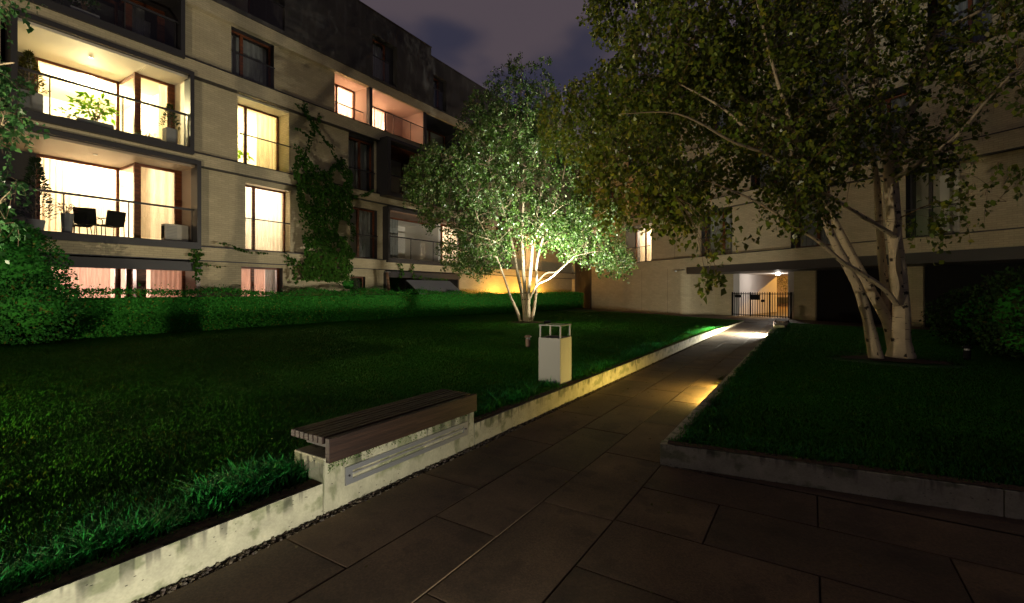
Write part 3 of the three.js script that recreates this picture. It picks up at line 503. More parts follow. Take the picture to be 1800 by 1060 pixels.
// the bar gate across the passage
{
  const g = thing('bar_gate', 'black vertical bar gate closing the lit passage under the block', 'gate', [CB.x, 0, CB.z], -0.6087);
  const z = RZ + 0.14, x0 = 1.47, x1 = 5.24, h = 1.32;
  part('top_rail', box(x0, x1, h - 0.02, h + 0.02, z - 0.02, z + 0.02), M.black, g); part('bottom_rail', box(x0, x1, 0.08, 0.12, z - 0.02, z + 0.02), M.black, g);
  const n = 24; for (let i = 0; i <= n; i++) { const x = lerp(x0, x1, i / n), w = i % 8 === 0 ? 0.03 : 0.013; part('bar', box(x - w, x + w, 0.02, h + 0.10, z - w, z + w), M.black, g); }
  part('lock_box', box(2.75, 3.35, 0.98, 1.28, z + 0.022, z + 0.10), M.black, g); part('handle', box(3.5, 3.66, 0.86, 1.0, z + 0.022, z + 0.09), M.black, g); part('letter_box', box(1.75, 2.1, 1.1, 1.26, z + 0.022, z + 0.10), M.black, g);
}
// a small camera on a bracket by the recess
{
  const c = thing('security_camera', 'small white dome camera on a thin bracket beside the passage lintel', 'camera', [0, 0, 0]); c.position.copy(onB(-0.75, 2.70, 0)); c.rotation.y = -0.6087;
  part('bracket', box(0.04, 0.72, 0.06, 0.09, 0.0, 0.14), M.darkMetal, c); const s = new THREE.SphereGeometry(0.07, 14, 8, 0, 6.3, 1.2, 2); s.translate(0.06, 0.04, 0.14); part('dome', s, std([0.75, 0.75, 0.78], { roughness: 0.3 }), c);
}
// the street beyond the passage: a sodium lamp, a roadside tree, a far house
{
  const l = thing('street_lamp', 'orange street lamp on a grey post beyond the passage', 'street lamp', [4.6, 0, -47.5]);
  part('post', cyl(0.09, 0.06, 5.6, 0, -0.08, 0, 10), M.steel, l); part('arm', bar(V(0, 5.4, 0), V(-1.0, 5.7, 0.8), 0.035), M.steel, l); part('lamp_head', rbox(-1.35, -0.85, 5.62, 5.74, 0.6, 1.0, 0.03), M.steel, l); part('lamp_glass', box(-1.3, -0.9, 5.58, 5.615, 0.65, 0.95), glow([1, 0.5, 0.12], 6), l);
  const L = new THREE.PointLight(col(1, 0.50, 0.10), 900); L.position.set(-1.1, 5.5, 0.8); L.castShadow = true; l.add(L);
  const h = thing('far_house', 'plain pinkish house front across the street beyond the passage', 'house', [0, 0, -66]);
  part('wall', box(-14, 22, -0.1, 9, -6, 0), std([0.42, 0.34, 0.30]), h); part('plinth', box(-14, 22, -0.1, 0.7, 0, 0.06), M.render, h); part('roof', box(-14.4, 22.4, 9, 9.3, -6, 0.4), M.render, h);
  for (let i = 0; i < 9; i++) { const w = part('window', box(-12.5 + i * 3.8, -11.1 + i * 3.8, 1.3, 2.9, -0.02, 0.03), M.wood, h); part('pane', box(-12.4 + i * 3.8, -11.2 + i * 3.8, 1.4, 2.8, 0.031, 0.036), M.black, w); }
}
// ---------------------------------------------------------------- plants
// a batch of leaves: each a kite folded along its rib, in one geometry with a colour per leaf
class Leaves {
  constructor() { this.P = []; this.C = []; this.I = []; this.N = []; }
  add(p, axis, nrm, len, wid, c) {
    const a = axis, s = nrm.clone().cross(a).normalize(), n = a.clone().cross(s).normalize(), q = this.P.length / 3, f = wid * 0.18;
    const put = (u, v, w) => this.P.push(p.x + a.x * u + s.x * v + n.x * w, p.y + a.y * u + s.y * v + n.y * w, p.z + a.z * u + s.z * v + n.z * w);
    put(0, 0, 0); put(len * 0.42, wid / 2, f); put(len, 0, -f * 0.4); put(len * 0.42, -wid / 2, f);
    for (let i = 0; i < 4; i++) { this.C.push(c[0], c[1], c[2]); this.N.push(n.x, n.y, n.z); }
    this.I.push(q, q + 2, q + 1, q, q + 3, q + 2);
  }
  geo() { const g = new THREE.BufferGeometry(); g.setAttribute('position', new THREE.Float32BufferAttribute(this.P, 3)); g.setAttribute('normal', new THREE.Float32BufferAttribute(this.N, 3)); g.setAttribute('color', new THREE.Float32BufferAttribute(this.C, 3)); g.setIndex(this.I); return g; }
}
const rdir = () => { const z = rr(-1, 1), a = rr(0, 6.283), r = Math.sqrt(1 - z * z); return V(r * Math.cos(a), z, r * Math.sin(a)); };
const tint = (c, v) => { const k = rr(1 - v, 1 + v); return [c[0] * k * rr(0.85, 1.2), c[1] * k, c[2] * k * rr(0.8, 1.2)]; };
const inBall = () => { for (;;) { const v = V(rr(-1, 1), rr(-1, 1), rr(-1, 1)); if (v.lengthSq() <= 1) return v; } };

// a birch: given stems and limbs, then twigs that reach from the nearest wood to points in the crown and hang leaves
function birch(name, label, base, stems, lobes, o) {
  const tr = thing(name, label, 'tree', [base.x, base.y, base.z]), skel = [], wood = [], loc = (v) => v.clone().sub(base);
  for (const st of stems) {
    const pts = st.p.map(loc); const g = tube(pts, st.r, st.r[0] > 0.06 ? 14 : 8, 6); 
    const p = g.attributes.position, nn = g.attributes.normal; for (let i = 0; i < p.count; i++) { const k = (fbm(p.getX(i) * 9 + 50, p.getY(i) * 5 + p.getZ(i) * 9 + 50, 999, 3) - 0.5) * 0.22 * Math.min(0.12, st.r[0]); p.setXYZ(i, p.getX(i) + nn.getX(i) * k, p.getY(i) + nn.getY(i) * k, p.getZ(i) + nn.getZ(i) * k); }
    g.computeVertexNormals();
    part(st.limb ? 'limb' : 'trunk', g, M.bark, tr);
    const c = new THREE.CatmullRomCurve3(pts, false, 'centripetal'); for (let i = 4; i <= 24; i++) skel.push({ p: c.getPoint(i / 24), r: lerp(st.r[0], st.r[st.r.length - 1], i / 24) });
  }
  const L = new Leaves(), twigs = [], wsum = lobes.reduce((s, l) => s + l.w, 0);
  // second-order branches first, so that twigs do not all start at the stems
  const branches = [];
  const pick = () => { let k = rnd() * wsum; for (const l of lobes) { k -= l.w; if (k <= 0) return l; } return lobes[lobes.length - 1]; };
  const nearest = (p, up) => { let best = null, bd = 1e9; for (const s of skel) { const d = s.p.distanceTo(p) + (s.p.y > p.y + up ? 1.5 * (s.p.y - p.y - up) : 0) + (s.r < 0.012 ? 0.15 : 0); if (d < bd) { bd = d; best = s; } } return best; };
  for (let i = 0; i < o.branches; i++) {
    const l = pick(), t = loc(l.c).add(inBall().multiply(l.r).multiplyScalar(0.85)), s = nearest(t, 0.2), d = t.distanceTo(s.p), m = s.p.clone().lerp(t, 0.5).add(V(rr(-0.1, 0.1) * d, 0.12 * d, rr(-0.1, 0.1) * d));
    const r0 = Math.min(s.r * 0.6, 0.006 + d * 0.009); branches.push(tube([s.p, m, t], [r0, r0 * 0.6, 0.004], 5, 3));
    const c = new THREE.QuadraticBezierCurve3(s.p, m, t); for (let k = 1; k <= 5; k++) skel.push({ p: c.getPoint(k / 5), r: lerp(r0, 0.004, k / 5) });
  }
  part('branch', branches, o.branchMat || M.bark, tr).userData.kind = 'stuff';
  const frozen = skel.length;
  for (let i = 0; i < o.twigs; i++) {
    const l = pick(), t = loc(l.c).add(inBall().multiply(l.r)), s = nearest(t, 0.0), d = t.distanceTo(s.p), m = s.p.clone().lerp(t, 0.55).add(V(rr(-0.1, 0.1) * d, 0.10 * d, rr(-0.1, 0.1) * d)), e = t.clone().add(V(rr(-0.08, 0.08), -rr(0.10, 0.38) * o.droop, rr(-0.08, 0.08)));
    if (i % 2 === 0) twigs.push(tube([s.p, m, t, e], [0.005, 0.0035, 0.002], 3, 2));
    const c = new THREE.CatmullRomCurve3([s.p, m, t, e], false, 'centripetal'), n = Math.round(o.per * rr(0.6, 1.4));
    for (let k = 0; k < n; k++) {
      const u = lerp(0.42, 1, Math.pow(rnd(), 0.75)), q = c.getPoint(u).add(inBall().multiplyScalar(o.spread)), ax = rdir().multiplyScalar(0.75).add(V(0, -0.75, 0)).normalize(), sz = o.leaf * rr(0.5, 1.4);
      L.add(q, ax, rdir(), sz, sz * 0.78, tint(o.pale && rnd() < 0.22 ? o.pale : o.color, 0.4));
    }
  }
  part('twigs', twigs, M.twig, tr).userData.kind = 'stuff'; tr.children[tr.children.length - 1].name = 'twig';
  const crown = part('crown', L.geo(), o.mat || M.leafMat, tr); crown.userData.kind = 'stuff';
  return tr;
}
const lobe = (px, py, d, rx, ry, rz, w) => ({ c: at(px, py, d), r: V(rx, ry, rz), w: w ?? rx * ry * rz });
const P = (px, py, d) => at(px, py, d);

// the spotlit birch in the middle of the lawn
seed(101);
{
  const b = onGround(926, 566, 0.165), D = b.clone().sub(V(0, 1.5, 0)).dot(FW);
  const S = (list, r, limb) => ({ p: list.map(([x, y, dd]) => P(x, y, D + dd)), r, limb });
  const g0 = (dx, dd) => [926 + dx, 569, dd];
  mulch(b.x, b.z, lawnL(b.x, b.z), 1.05, 0.8);
  birch('birch_tree', 'white multi-stemmed birch lit from below in the middle of the lawn', b, [
    S([[917, 569, 0], [908, 545, -0.1], [897, 520, -0.3], [886, 487, -0.6], [868, 440, -1.0], [838, 380, -1.4]], [0.075, 0.045, 0.015]),
    S([[923, 570, 0.05], [920, 530, 0.1], [912, 490, 0.2], [903, 440, 0.5], [888, 380, 0.7], [866, 300, 0.9], [850, 220, 1.0]], [0.085, 0.058, 0.015]),
    S([[926, 570, -0.1], [923, 520, -0.1], [920, 470, 0.0], [918, 400, 0.1], [922, 300, 0.1], [915, 200, 0.2], [918, 120, 0.2]], [0.09, 0.064, 0.015]),
    S([[929, 570, -0.15], [929, 520, -0.2], [933, 470, -0.3], [937, 420, -0.3], [950, 340, -0.4], [962, 250, -0.4], [960, 150, -0.3]], [0.09, 0.064, 0.015]),
    S([[934, 569, 0], [940, 535, -0.1], [943, 500, -0.1], [944, 460, -0.2], [960, 400, -0.4], [985, 330, -0.7], [1000, 250, -0.8]], [0.07, 0.05, 0.015]),
    S([[931, 525, -0.2], [945, 500, -0.5], [965, 490, -0.9], [980, 478, -1.2], [1010, 450, -1.5]], [0.05, 0.02], 1),
    S([[944, 495, -0.1], [960, 480, 0.2], [978, 477, 0.5], [1015, 440, 0.9], [1050, 420, 1.2]], [0.05, 0.02], 1),
    S([[937, 420, -0.3], [948, 400, -0.8], [960, 385, -1.2], [990, 360, -1.8]], [0.05, 0.02], 1),
    S([[906, 450, 0.4], [890, 440, 0.0], [872, 425, -0.4], [840, 415, -1.0], [800, 400, -1.6]], [0.045, 0.015], 1),
    S([[890, 385, 0.7], [860, 350, 0.6], [820, 320, 0.4], [770, 310, 0.0]], [0.045, 0.015], 1),
    S([[985, 330, -0.7], [1020, 310, -0.5], [1060, 330, -0.2]], [0.035, 0.012], 1),
  ], [lobe(915, 310, D, 2.9, 3.2, 2.9, 30), lobe(905, 210, D, 2.2, 2.2, 2.2, 13), lobe(795, 330, D - 0.3, 2.0, 2.0, 2.2, 15), lobe(765, 300, D - 0.4, 1.1, 1.1, 1.3, 3), lobe(835, 440, D - 0.5, 1.6, 1.0, 1.7, 8.5), lobe(1030, 400, D, 1.9, 1.6, 2.2, 13), lobe(1080, 455, D - 0.5, 0.9, 0.7, 1.0, 3), lobe(970, 400, D - 0.6, 1.6, 1.2, 1.6, 4.5), lobe(860, 240, D + 0.3, 1.6, 1.5, 1.6, 6), lobe(730, 330, D - 0.5, 0.6, 0.6, 0.6, 0.7), lobe(930, 130, D + 0.2, 1.1, 1.2, 1.1, 1.3)],
  { branches: 150, twigs: 3900, per: 18, leaf: 0.088, spread: 0.11, droop: 1.0, color: [0.062, 0.135, 0.016], pale: [0.24, 0.32, 0.14] });
}
// the near birch beside the path, over the right-hand lawn
seed(202);
{
  const b = onGround(1580, 630, RH), D = b.clone().sub(V(0, 1.5, 0)).dot(FW);
  const S = (list, r, limb) => ({ p: list.map(([x, y, dd]) => P(x, y, D + dd)), r, limb });
  mulch(b.x - 0.1, b.z, lawnR(0, b.z), 1.15, 0.75, 'mulch_bed_001');
  birch('birch_tree', 'pale multi-stemmed birch leaning over the path beside the dark hedge', b, [
    S([[1583, 634, 0], [1583, 600, 0], [1583, 520, 0.05], [1573, 420, 0.1], [1567, 330, 0.1], [1562, 290, 0.1], [1548, 215, 0.2], [1535, 140, 0.3], [1527, 60, 0.3], [1520, -60, 0.4], [1515, -200, 0.5]], [0.27, 0.175, 0.14, 0.125, 0.115, 0.107, 0.098, 0.088, 0.075, 0.05, 0.03]),
    S([[1567, 300, 0.1], [1585, 245, 0.0], [1600, 200, -0.1], [1621, 130, -0.2], [1640, 60, -0.3], [1665, -30, -0.3], [1690, -160, -0.2]], [0.085, 0.065, 0.025]),
    S([[1541, 632, -0.1], [1527, 570, -0.1], [1510, 510, -0.15], [1490, 470, -0.2], [1460, 410, -0.3], [1440, 360, -0.4], [1424, 310, -0.5], [1395, 230, -0.7], [1360, 120, -0.8], [1330, 0, -0.9]], [0.13, 0.092, 0.084, 0.076, 0.068, 0.06, 0.052, 0.04, 0.028, 0.016]),
    S([[1572, 615, 0.1], [1560, 565, 0.15], [1530, 510, 0.3], [1500, 455, 0.5], [1482, 420, 0.7], [1450, 350, 1.0], [1410, 260, 1.4], [1380, 150, 1.7]], [0.11, 0.085, 0.03]),
    S([[1570, 610, 0.15], [1563, 560, 0.2], [1553, 480, 0.25], [1546, 400, 0.3], [1540, 310, 0.35], [1525, 240, 0.5], [1500, 180, 0.7], [1460, 90, 1.0]], [0.09, 0.07, 0.05, 0.02]),
    S([[1576, 535, -0.1], [1555, 508, -0.3], [1510, 478, -0.5], [1480, 460, -0.7], [1440, 425, -1.0], [1400, 400, -1.2], [1330, 355, -1.5], [1250, 320, -1.8]], [0.05, 0.04, 0.012], 1),
    S([[1572, 415, 0.0], [1540, 395, -0.3], [1490, 365, -0.6], [1420, 320, -1.0], [1355, 275, -1.3], [1290, 250, -1.7], [1190, 200, -2.2], [1090, 200, -2.4]], [0.05, 0.034, 0.004], 1),
    S([[1440, 360, -0.4], [1390, 300, -0.6], [1330, 245, -0.7], [1270, 190, -0.6], [1180, 140, -0.3]], [0.06, 0.012], 1),
    S([[1395, 230, -0.7], [1330, 190, -0.4], [1240, 130, 0.2], [1130, 90, 0.7]], [0.05, 0.012], 1),
    S([[1410, 260, 1.4], [1330, 210, 1.8], [1230, 180, 2.4], [1110, 180, 3.0], [1010, 190, 3.3]], [0.055, 0.012], 1),
    S([[1380, 150, 1.7], [1280, 80, 2.2], [1180, 60, 2.8]], [0.04, 0.012], 1),
    S([[1566, 320, 0.1], [1610, 290, -0.4], [1680, 240, -0.9], [1740, 170, -1.2], [1800, 110, -1.5]], [0.05, 0.012], 1),
    S([[1563, 300, 0.1], [1640, 260, 0.6], [1720, 210, 1.0]], [0.04, 0.012], 1),
    S([[1535, 140, 0.3], [1480, 60, -0.2], [1420, -20, -0.6]], [0.045, 0.012], 1),
    S([[1640, 60, -0.3], [1720, 20, -0.8], [1790, -30, -1.1]], [0.04, 0.012], 1),
  ], [lobe(1500, 60, D, 2.6, 2.2, 2.4, 11), lobe(1500, -160, D, 2.3, 1.8, 2.3, 6), lobe(1330, 120, D + 0.4, 1.9, 1.6, 2.0, 16), lobe(1200, 120, D + 0.5, 1.6, 1.5, 1.9, 15), lobe(1130, 180, D + 1.6, 1.5, 1.3, 1.7, 12), lobe(1020, 210, D + 2.8, 1.3, 0.95, 1.3, 7), lobe(1110, 300, D - 0.6, 1.0, 0.85, 1.3, 6), lobe(1200, 330, D - 1.2, 0.7, 0.7, 0.8, 3.5), lobe(1290, 400, D - 2.4, 0.38, 0.35, 0.5, 0.45), lobe(1245, 470, D - 2.8, 0.16, 0.26, 0.2, 0.13), lobe(1370, 260, D - 0.6, 1.2, 1.0, 1.5, 6), lobe(1400, 350, D - 1.2, 0.6, 0.5, 0.8, 1.3), lobe(1660, 90, D - 0.6, 1.5, 1.6, 1.6, 6), lobe(1750, 60, D - 1, 1.1, 1.2, 1.1, 2.6), lobe(1640, 260, D - 0.4, 0.7, 0.6, 0.8, 1.4), lobe(1640, 380, D - 0.8, 0.5, 0.4, 0.6, 0.6), lobe(1740, 330, D - 1.2, 0.5, 0.5, 0.5, 0.5), lobe(1480, 250, D - 0.5, 1.0, 0.7, 1.0, 2.4), lobe(1150, -30, D + 0.8, 1.6, 1.2, 1.7, 8), lobe(1080, 20, D + 1.6, 0.7, 1.0, 1.0, 2.5), lobe(1310, -80, D + 0.5, 2.2, 1.6, 2.2, 8)],
  { branches: 190, twigs: 4000, per: 14, leaf: 0.092, spread: 0.11, droop: 1.2, color: [0.115, 0.16, 0.012], pale: [0.23, 0.24, 0.02], branchMat: std([0.30, 0.19, 0.09], { map: sized(barkC, 1, 0.6) }) });
}
// a third birch, mostly beside the picture: some of its sprays hang into view before the lit loggias
seed(303);
const b3 = at(-230, 511, 6.6); b3.y = 0.2;
birch('birch_tree', 'birch whose green sprays hang in front of the lit yellow loggia', b3, [
  { p: [b3.clone().add(V(0, -0.05, 0)), b3.clone().add(V(0.1, 1.5, -0.1)), b3.clone().add(V(0, 3.2, -0.2)), b3.clone().add(V(0.2, 6, 0))], r: [0.12, 0.10, 0.03] },
  { p: [b3.clone().add(V(0.05, 1.6, -0.1)), at(-120, 330, 6.6), at(-50, 260, 6.5), at(20, 210, 6.4)], r: [0.05, 0.010], limb: 1 },
  { p: [b3.clone().add(V(0.05, 2.6, -0.15)), at(-120, 170, 6.6), at(-40, 120, 6.5), at(25, 110, 6.4)], r: [0.05, 0.010], limb: 1 },
  { p: [b3.clone().add(V(0.02, 1.2, -0.1)), at(-120, 430, 6.4), at(-50, 390, 6.2), at(10, 350, 6.1)], r: [0.04, 0.010], limb: 1 },
], [lobe(-130, 150, 6.7, 0.9, 1.2, 1.0, 3), lobe(-10, 140, 6.6, 0.34, 0.45, 0.4, 1.2), lobe(25, 215, 6.4, 0.28, 0.22, 0.3, 0.5), lobe(0, 330, 6.2, 0.3, 0.35, 0.3, 0.6), lobe(-120, -80, 6.8, 1.2, 1, 1.2, 3), lobe(-60, 400, 6.2, 0.4, 0.3, 0.4, 0.8), lobe(0, 390, 6.1, 0.22, 0.12, 0.2, 0.25)],
{ branches: 36, twigs: 330, per: 11, leaf: 0.075, spread: 0.07, droop: 1, color: [0.05, 0.15, 0.04] });

// a clipped hedge: a dark twiggy core and a skin of leaves
const HG = [0.034, 0.20, 0.024];
function hedgeSkin(L, n, sample, size, c, v = 0.45) { const dry = [c[1] * 0.75, c[1] * 0.85, c[2]]; for (let i = 0; i < n; i++) { const [p, nrm] = sample(); const ax = nrm.clone().multiplyScalar(0.6).add(rdir().multiplyScalar(0.8)).add(V(0, 0.15, 0)).normalize(), s = size * rr(0.6, 1.3); L.add(p, ax, rdir().add(nrm), s, s * 0.62, tint(rnd() < 0.07 ? dry : c, v)); } }
function mounds(name, label, category, list, count, size, c, mat = M.hedgeLeaf, group) {   // a shrub mass of overlapping mounds [centre, radii]
  const base = list[0][0], t = thing(name, label, category, [base.x, lawnY(base.z, 0.2), base.z], 0, group), L = new Leaves(), cores = [], tot = list.reduce((s, [, r]) => s + r.x * r.y + r.z * r.y + r.x * r.z, 0), o = t.position;
  for (const [ctr, r] of list) { const g = new THREE.IcosahedronGeometry(1, 3); const p = g.attributes.position; for (let i = 0; i < p.count; i++) { const k = 0.60 + 0.14 * fbm(p.getX(i) * 3 + 9, p.getY(i) * 3 + p.getZ(i) * 3 + 9, 999, 2); p.setXYZ(i, p.getX(i) * k * r.x, p.getY(i) * k * r.y, p.getZ(i) * k * r.z); } g.computeVertexNormals(); g.translate(ctr.x - o.x, ctr.y - o.y, ctr.z - o.z); cores.push(g); }
  part('core', cores, M.hedgeCore, t);
  hedgeSkin(L, count, () => { let k = rnd() * tot; let e = list[0]; for (const q of list) { k -= q[1].x * q[1].y + q[1].z * q[1].y + q[1].x * q[1].z; if (k <= 0) { e = q; break; } } const d = rdir(), w = 0.84 + 0.22 * fbm(d.x * 4 + 9, d.y * 4 + d.z * 4 + 9, 999, 3) - 0.34 * Math.pow(rnd(), 2.2) + rr(-0.02, 0.07); return [V(e[0].x - o.x + d.x * e[1].x * w, Math.max(e[0].y - o.y + d.y * e[1].y * w, 0.03), e[0].z - o.z + d.z * e[1].z * w), d]; }, size, c);
  const f = part('foliage', L.geo(), mat, t); f.userData.kind = 'stuff'; return t;
}
M.hedgeCore = phys([0.032, 0.17, 0.022], { roughness: 1, specularIntensity: 0 });
seed(404);
const HX0 = -17.25, HX1 = -16.2;
{
  const t = thing('hedge', 'long clipped green hedge between the lawn and the apartment block', 'hedge', [HX1, 0.2, -16]), L = new Leaves(), z0 = 6, z1 = -36.4;
  const topY = (z) => 1.27 + 0.20 * (fbm(z * 0.8 + 70, 4, 999, 4) - 0.5) + 0.05 * Math.sin(z * 2.1), front = (z, y) => 0.28 * (fbm(z * 1.3 + 70, y * 1.8 + 20, 999, 4) - 0.5);
  const yb = (z) => lawnL(0, z) - 0.2, core = box(HX0 - HX1 + 0.12, -0.20, -0.15, 1.10, z1 + 16, z0 + 16);
  part('core', core, M.hedgeCore, t);
  hedgeSkin(L, 46000, () => { const z = lerp(z0, z1, Math.pow(rnd(), 0.9)), y = rnd() * 1.28; return [V(front(z, y) + rr(-0.10, 0.03), yb(z) + 0.02 + y * topY(z) / 1.28, z + 16), V(1, 0.2, 0)]; }, 0.06, HG);
  hedgeSkin(L, 20000, () => { const z = lerp(z0, z1, rnd()), x = rr(HX0 - HX1, 0.06); return [V(x, yb(z) + topY(z) + rr(-0.1, 0.05) + (rnd() < 0.06 ? rr(0, 0.2) : 0), z + 16), V(0, 1, 0)]; }, 0.06, HG);
  hedgeSkin(L, 3000, () => { const x = rr(HX0 - HX1, 0.06); const y = rnd() * 1.25; return [V(x, y - 0.15, z1 + 16 + rr(-0.05, 0.08)), V(0, 0, -1)]; }, 0.075, HG);
  part('foliage', L.geo(), M.hedgeLeaf, t).userData.kind = 'stuff';
}
seed(411);
mounds('shrub', 'tall rounded green shrub swelling over the end of the clipped hedge', 'shrub', [[at(15, 500, 11.6), V(1.15, 1.55, 1.2)], [at(-60, 470, 11.8), V(1.3, 1.9, 1.3)], [at(60, 545, 11.3), V(0.8, 0.85, 0.9)], [at(-10, 420, 12.0), V(0.9, 0.5, 0.9)], [at(-120, 560, 11.2), V(1.2, 1.2, 1.2)]], 30000, 0.085, [0.020, 0.105, 0.016]);
for (const [px, py, d, r, h, s, c, l] of [[650, 500, 24.6, 0.75, 0.75, 900, [0.03, 0.09, 0.015], 'clipped round bush behind the hedge below the dark windows'], [600, 500, 22.6, 0.9, 0.6, 900, [0.025, 0.08, 0.015], 'low round bush behind the hedge at the foot of the ivy'], [690, 492, 27, 0.6, 1.0, 700, [0.02, 0.06, 0.015], 'dark upright bush beside the sloping canopy behind the hedge'], [860, 500, 36, 1.6, 0.8, 1500, [0.03, 0.085, 0.015], 'loose bush behind the hedge beside the orange-lit wall']]) mounds('shrub', l, 'shrub', [[at(px, py, d), V(r, h, r)], [at(px - 12, py + 6, d), V(r * 0.8, h * 0.7, r * 0.8)]], s, 0.10, c);
// the big dark hedge beyond the near birch
seed(422);
{
  const E = (x, z, r, h) => [V(x, 0.2 + h * 0.45, z), V(r, h * 0.56, r)];
  mounds('hedge', 'tall loose dark hedge rising behind the near birch', 'hedge', [E(4.0, -15.4, 1.6, 1.5), E(4.2, -13.6, 1.5, 1.9), E(4.8, -12.0, 1.6, 2.25), E(5.3, -10.3, 1.6, 2.6), E(6.4, -9.2, 1.8, 2.9), E(6.2, -13, 2.2, 2.9), E(4.3, -11.2, 0.9, 0.9), E(3.7, -13.0, 0.8, 0.8)], 38000, 0.09, [0.020, 0.048, 0.010]);
}
// the creeper on the long facade
seed(433);
{
  const t = thing('creeper', 'green creeper climbing the cream brick wall between lit and dark windows', 'creeper', [XA, 0, -13]), L = new Leaves(), stems = [];
  const pt = (px, py) => { const [s, y] = onA(px, py, 0.05); return [s, y]; };
  const put = (s, y, z, size) => { const ax = V(rr(0.15, 0.7), -0.8, rr(-0.7, 0.7)).normalize(); L.add(V(z, y, -s + 13), ax, V(1, 0.3, 0).add(rdir().multiplyScalar(0.5)), size, size * 0.85, tint([0.03, 0.085, 0.010], 0.45)); };
  const strand = (list, dens, width, size = 0.13) => { const pts = list.map(([x, y]) => pt(x, y)), c = new THREE.CatmullRomCurve3(pts.map(([s, y]) => V(0.03, y, -s + 13))); const len = c.getLength(), n = Math.round(len * dens); stems.push(tube(pts.map(([s, y]) => V(0.02, y, -s + 13)), [0.012, 0.006], 4, 4)); for (let i = 0; i < n; i++) { const u = rnd(), q = c.getPoint(u), w = width * (0.5 + fbm(u * len * 2, 7, 999, 2)); put(-(q.z - 13) + rr(-w, w), q.y + rr(-w, w) * 0.8, rr(0.03, 0.10), size * rr(0.6, 1.2)); } };
  const poly = [[518, 262], [540, 282], [570, 300], [585, 288], [598, 275], [606, 292], [616, 305], [612, 340], [616, 368], [607, 395], [603, 420], [617, 445], [610, 492], [528, 492], [532, 440], [529, 405], [520, 360], [517, 325], [512, 295]].map(([x, y]) => pt(x, y));
  const inside = (s, y) => { let k = false; for (let i = 0, j = poly.length - 1; i < poly.length; j = i++) { const [a, b] = poly[i], [c, d] = poly[j]; if (b > y !== d > y && s < (c - a) * (y - b) / (d - b) + a) k = !k; } return k; };
  const hole = (s, y) => { for (const [x, yy, r] of [[591, 312, 0.33], [598, 402, 0.3], [535, 345, 0.16], [560, 320, 0.12], [524, 300, 0.12]]) { const [a, b] = pt(x, yy); if ((a - s) ** 2 + ((b - y) * 0.8) ** 2 < r * r * (0.6 + 0.8 * fbm(s * 5, y * 5, 999, 2))) return true; } return false; };
  let n = 0; while (n < 6200) { const s = rr(11.0, 15.2), y = rr(1.3, 8); const e = 0.22 * (fbm(s * 3 + 5, y * 3 + 5, 999, 3) - 0.5); if (!inside(s + e, y + e) || hole(s, y)) continue; if (fbm(s * 2.2 + 31, y * 2.2 + 17, 999, 3) < 0.36 && rnd() < 0.75) continue; n++; put(s, y, 0.02 + 0.16 * Math.pow(rnd(), 0.7) + 0.16 * fbm(s * 1.5, y * 1.5, 99, 2), 0.13 * rr(0.6, 1.25)); }
  strand([[534, 180], [537, 195], [545, 212], [560, 232], [575, 252], [590, 276], [598, 290]], 62, 0.10);
  strand([[546, 205], [550, 222], [546, 240], [540, 258], [535, 275]], 60, 0.11); strand([[560, 198], [556, 222], [549, 238]], 42, 0.06); strand([[520, 182], [530, 190], [538, 200]], 36, 0.04); strand([[520, 224], [535, 234], [545, 240]], 34, 0.05); strand([[562, 250], [575, 252], [586, 258]], 26, 0.05);
  strand([[518, 255], [528, 265], [540, 275]], 60, 0.12); strand([[388, 427], [405, 430], [422, 438], [445, 442], [468, 444]], 26, 0.05, 0.1); strand([[500, 446], [512, 460], [518, 478], [520, 495]], 52, 0.12); strand([[530, 466], [520, 460], [508, 452]], 40, 0.10);
  strand([[346, 430], [342, 450], [348, 470], [344, 490]], 75, 0.14); strand([[336, 440], [348, 448], [356, 446]], 40, 0.08); strand([[350, 460], [370, 466], [400, 469]], 12, 0.04, 0.1);
  strand([[612, 345], [628, 344], [642, 340], [655, 333]], 46, 0.09); strand([[612, 390], [622, 400], [618, 420]], 50, 0.12); strand([[700, 462], [706, 475], [702, 485]], 40, 0.12); strand([[722, 462], [724, 475], [728, 490]], 45, 0.14); strand([[735, 487], [760, 490], [785, 492]], 30, 0.12);
  part('stem', stems, M.twig, t); part('leaves', L.geo(), M.hedgeLeaf, t).userData.kind = 'stuff';
}
// ---------------------------------------------------------------- lamps
// uplighter at a birch: a squat ground fitting with a glowing lens
function uplight(name, label, x, z, y, c, power, rim, aim) {
  const l = thing(name, label, 'lamp', [x, y, z]);
  part('housing', new THREE.LatheGeometry([[0.0, -0.03], [0.10, -0.03], [0.13, 0.02], [0.135, rim], [0.122, rim], [0.115, 0.06], [0, 0.06]].map(([a, b]) => new THREE.Vector2(a, b)), 24), M.black, l); part('lens', cyl(0.10, 0.10, 0.01, 0, 0.062, 0, 18), glow(c, 12), l); part('stake', cyl(0.02, 0.02, 0.15, 0, -0.17, 0, 8), M.black, l);
  if (aim) { const L = new THREE.SpotLight(col(...c), power, 0, 1.02, 1); L.position.set(0, 0.105, 0); L.shadow.radius = 1.5; L.castShadow = true; L.target.position.copy(aim); l.add(L); l.add(L.target); return l; }
  const L = new THREE.PointLight(col(...c), power); L.position.set(0, 0.105, 0); L.shadow.radius = 1.5; L.castShadow = true; l.add(L); return l;
}
{
  const p = onGround(962, 571, 0.17);
  uplight('tree_uplight', 'small black uplighter glowing at the foot of the spotlit birch', p.x, p.z, lawnL(0, p.z) + 0.03, [1, 0.99, 0.88], 760, 0.114, V(0.35, 3, 0.1));
  uplight('ground_light', 'flush black ground light shining over the lawn towards the brick facade', -8.5, 2.5, 0.225, [1, 0.85, 0.60], 185, 0.095);
}
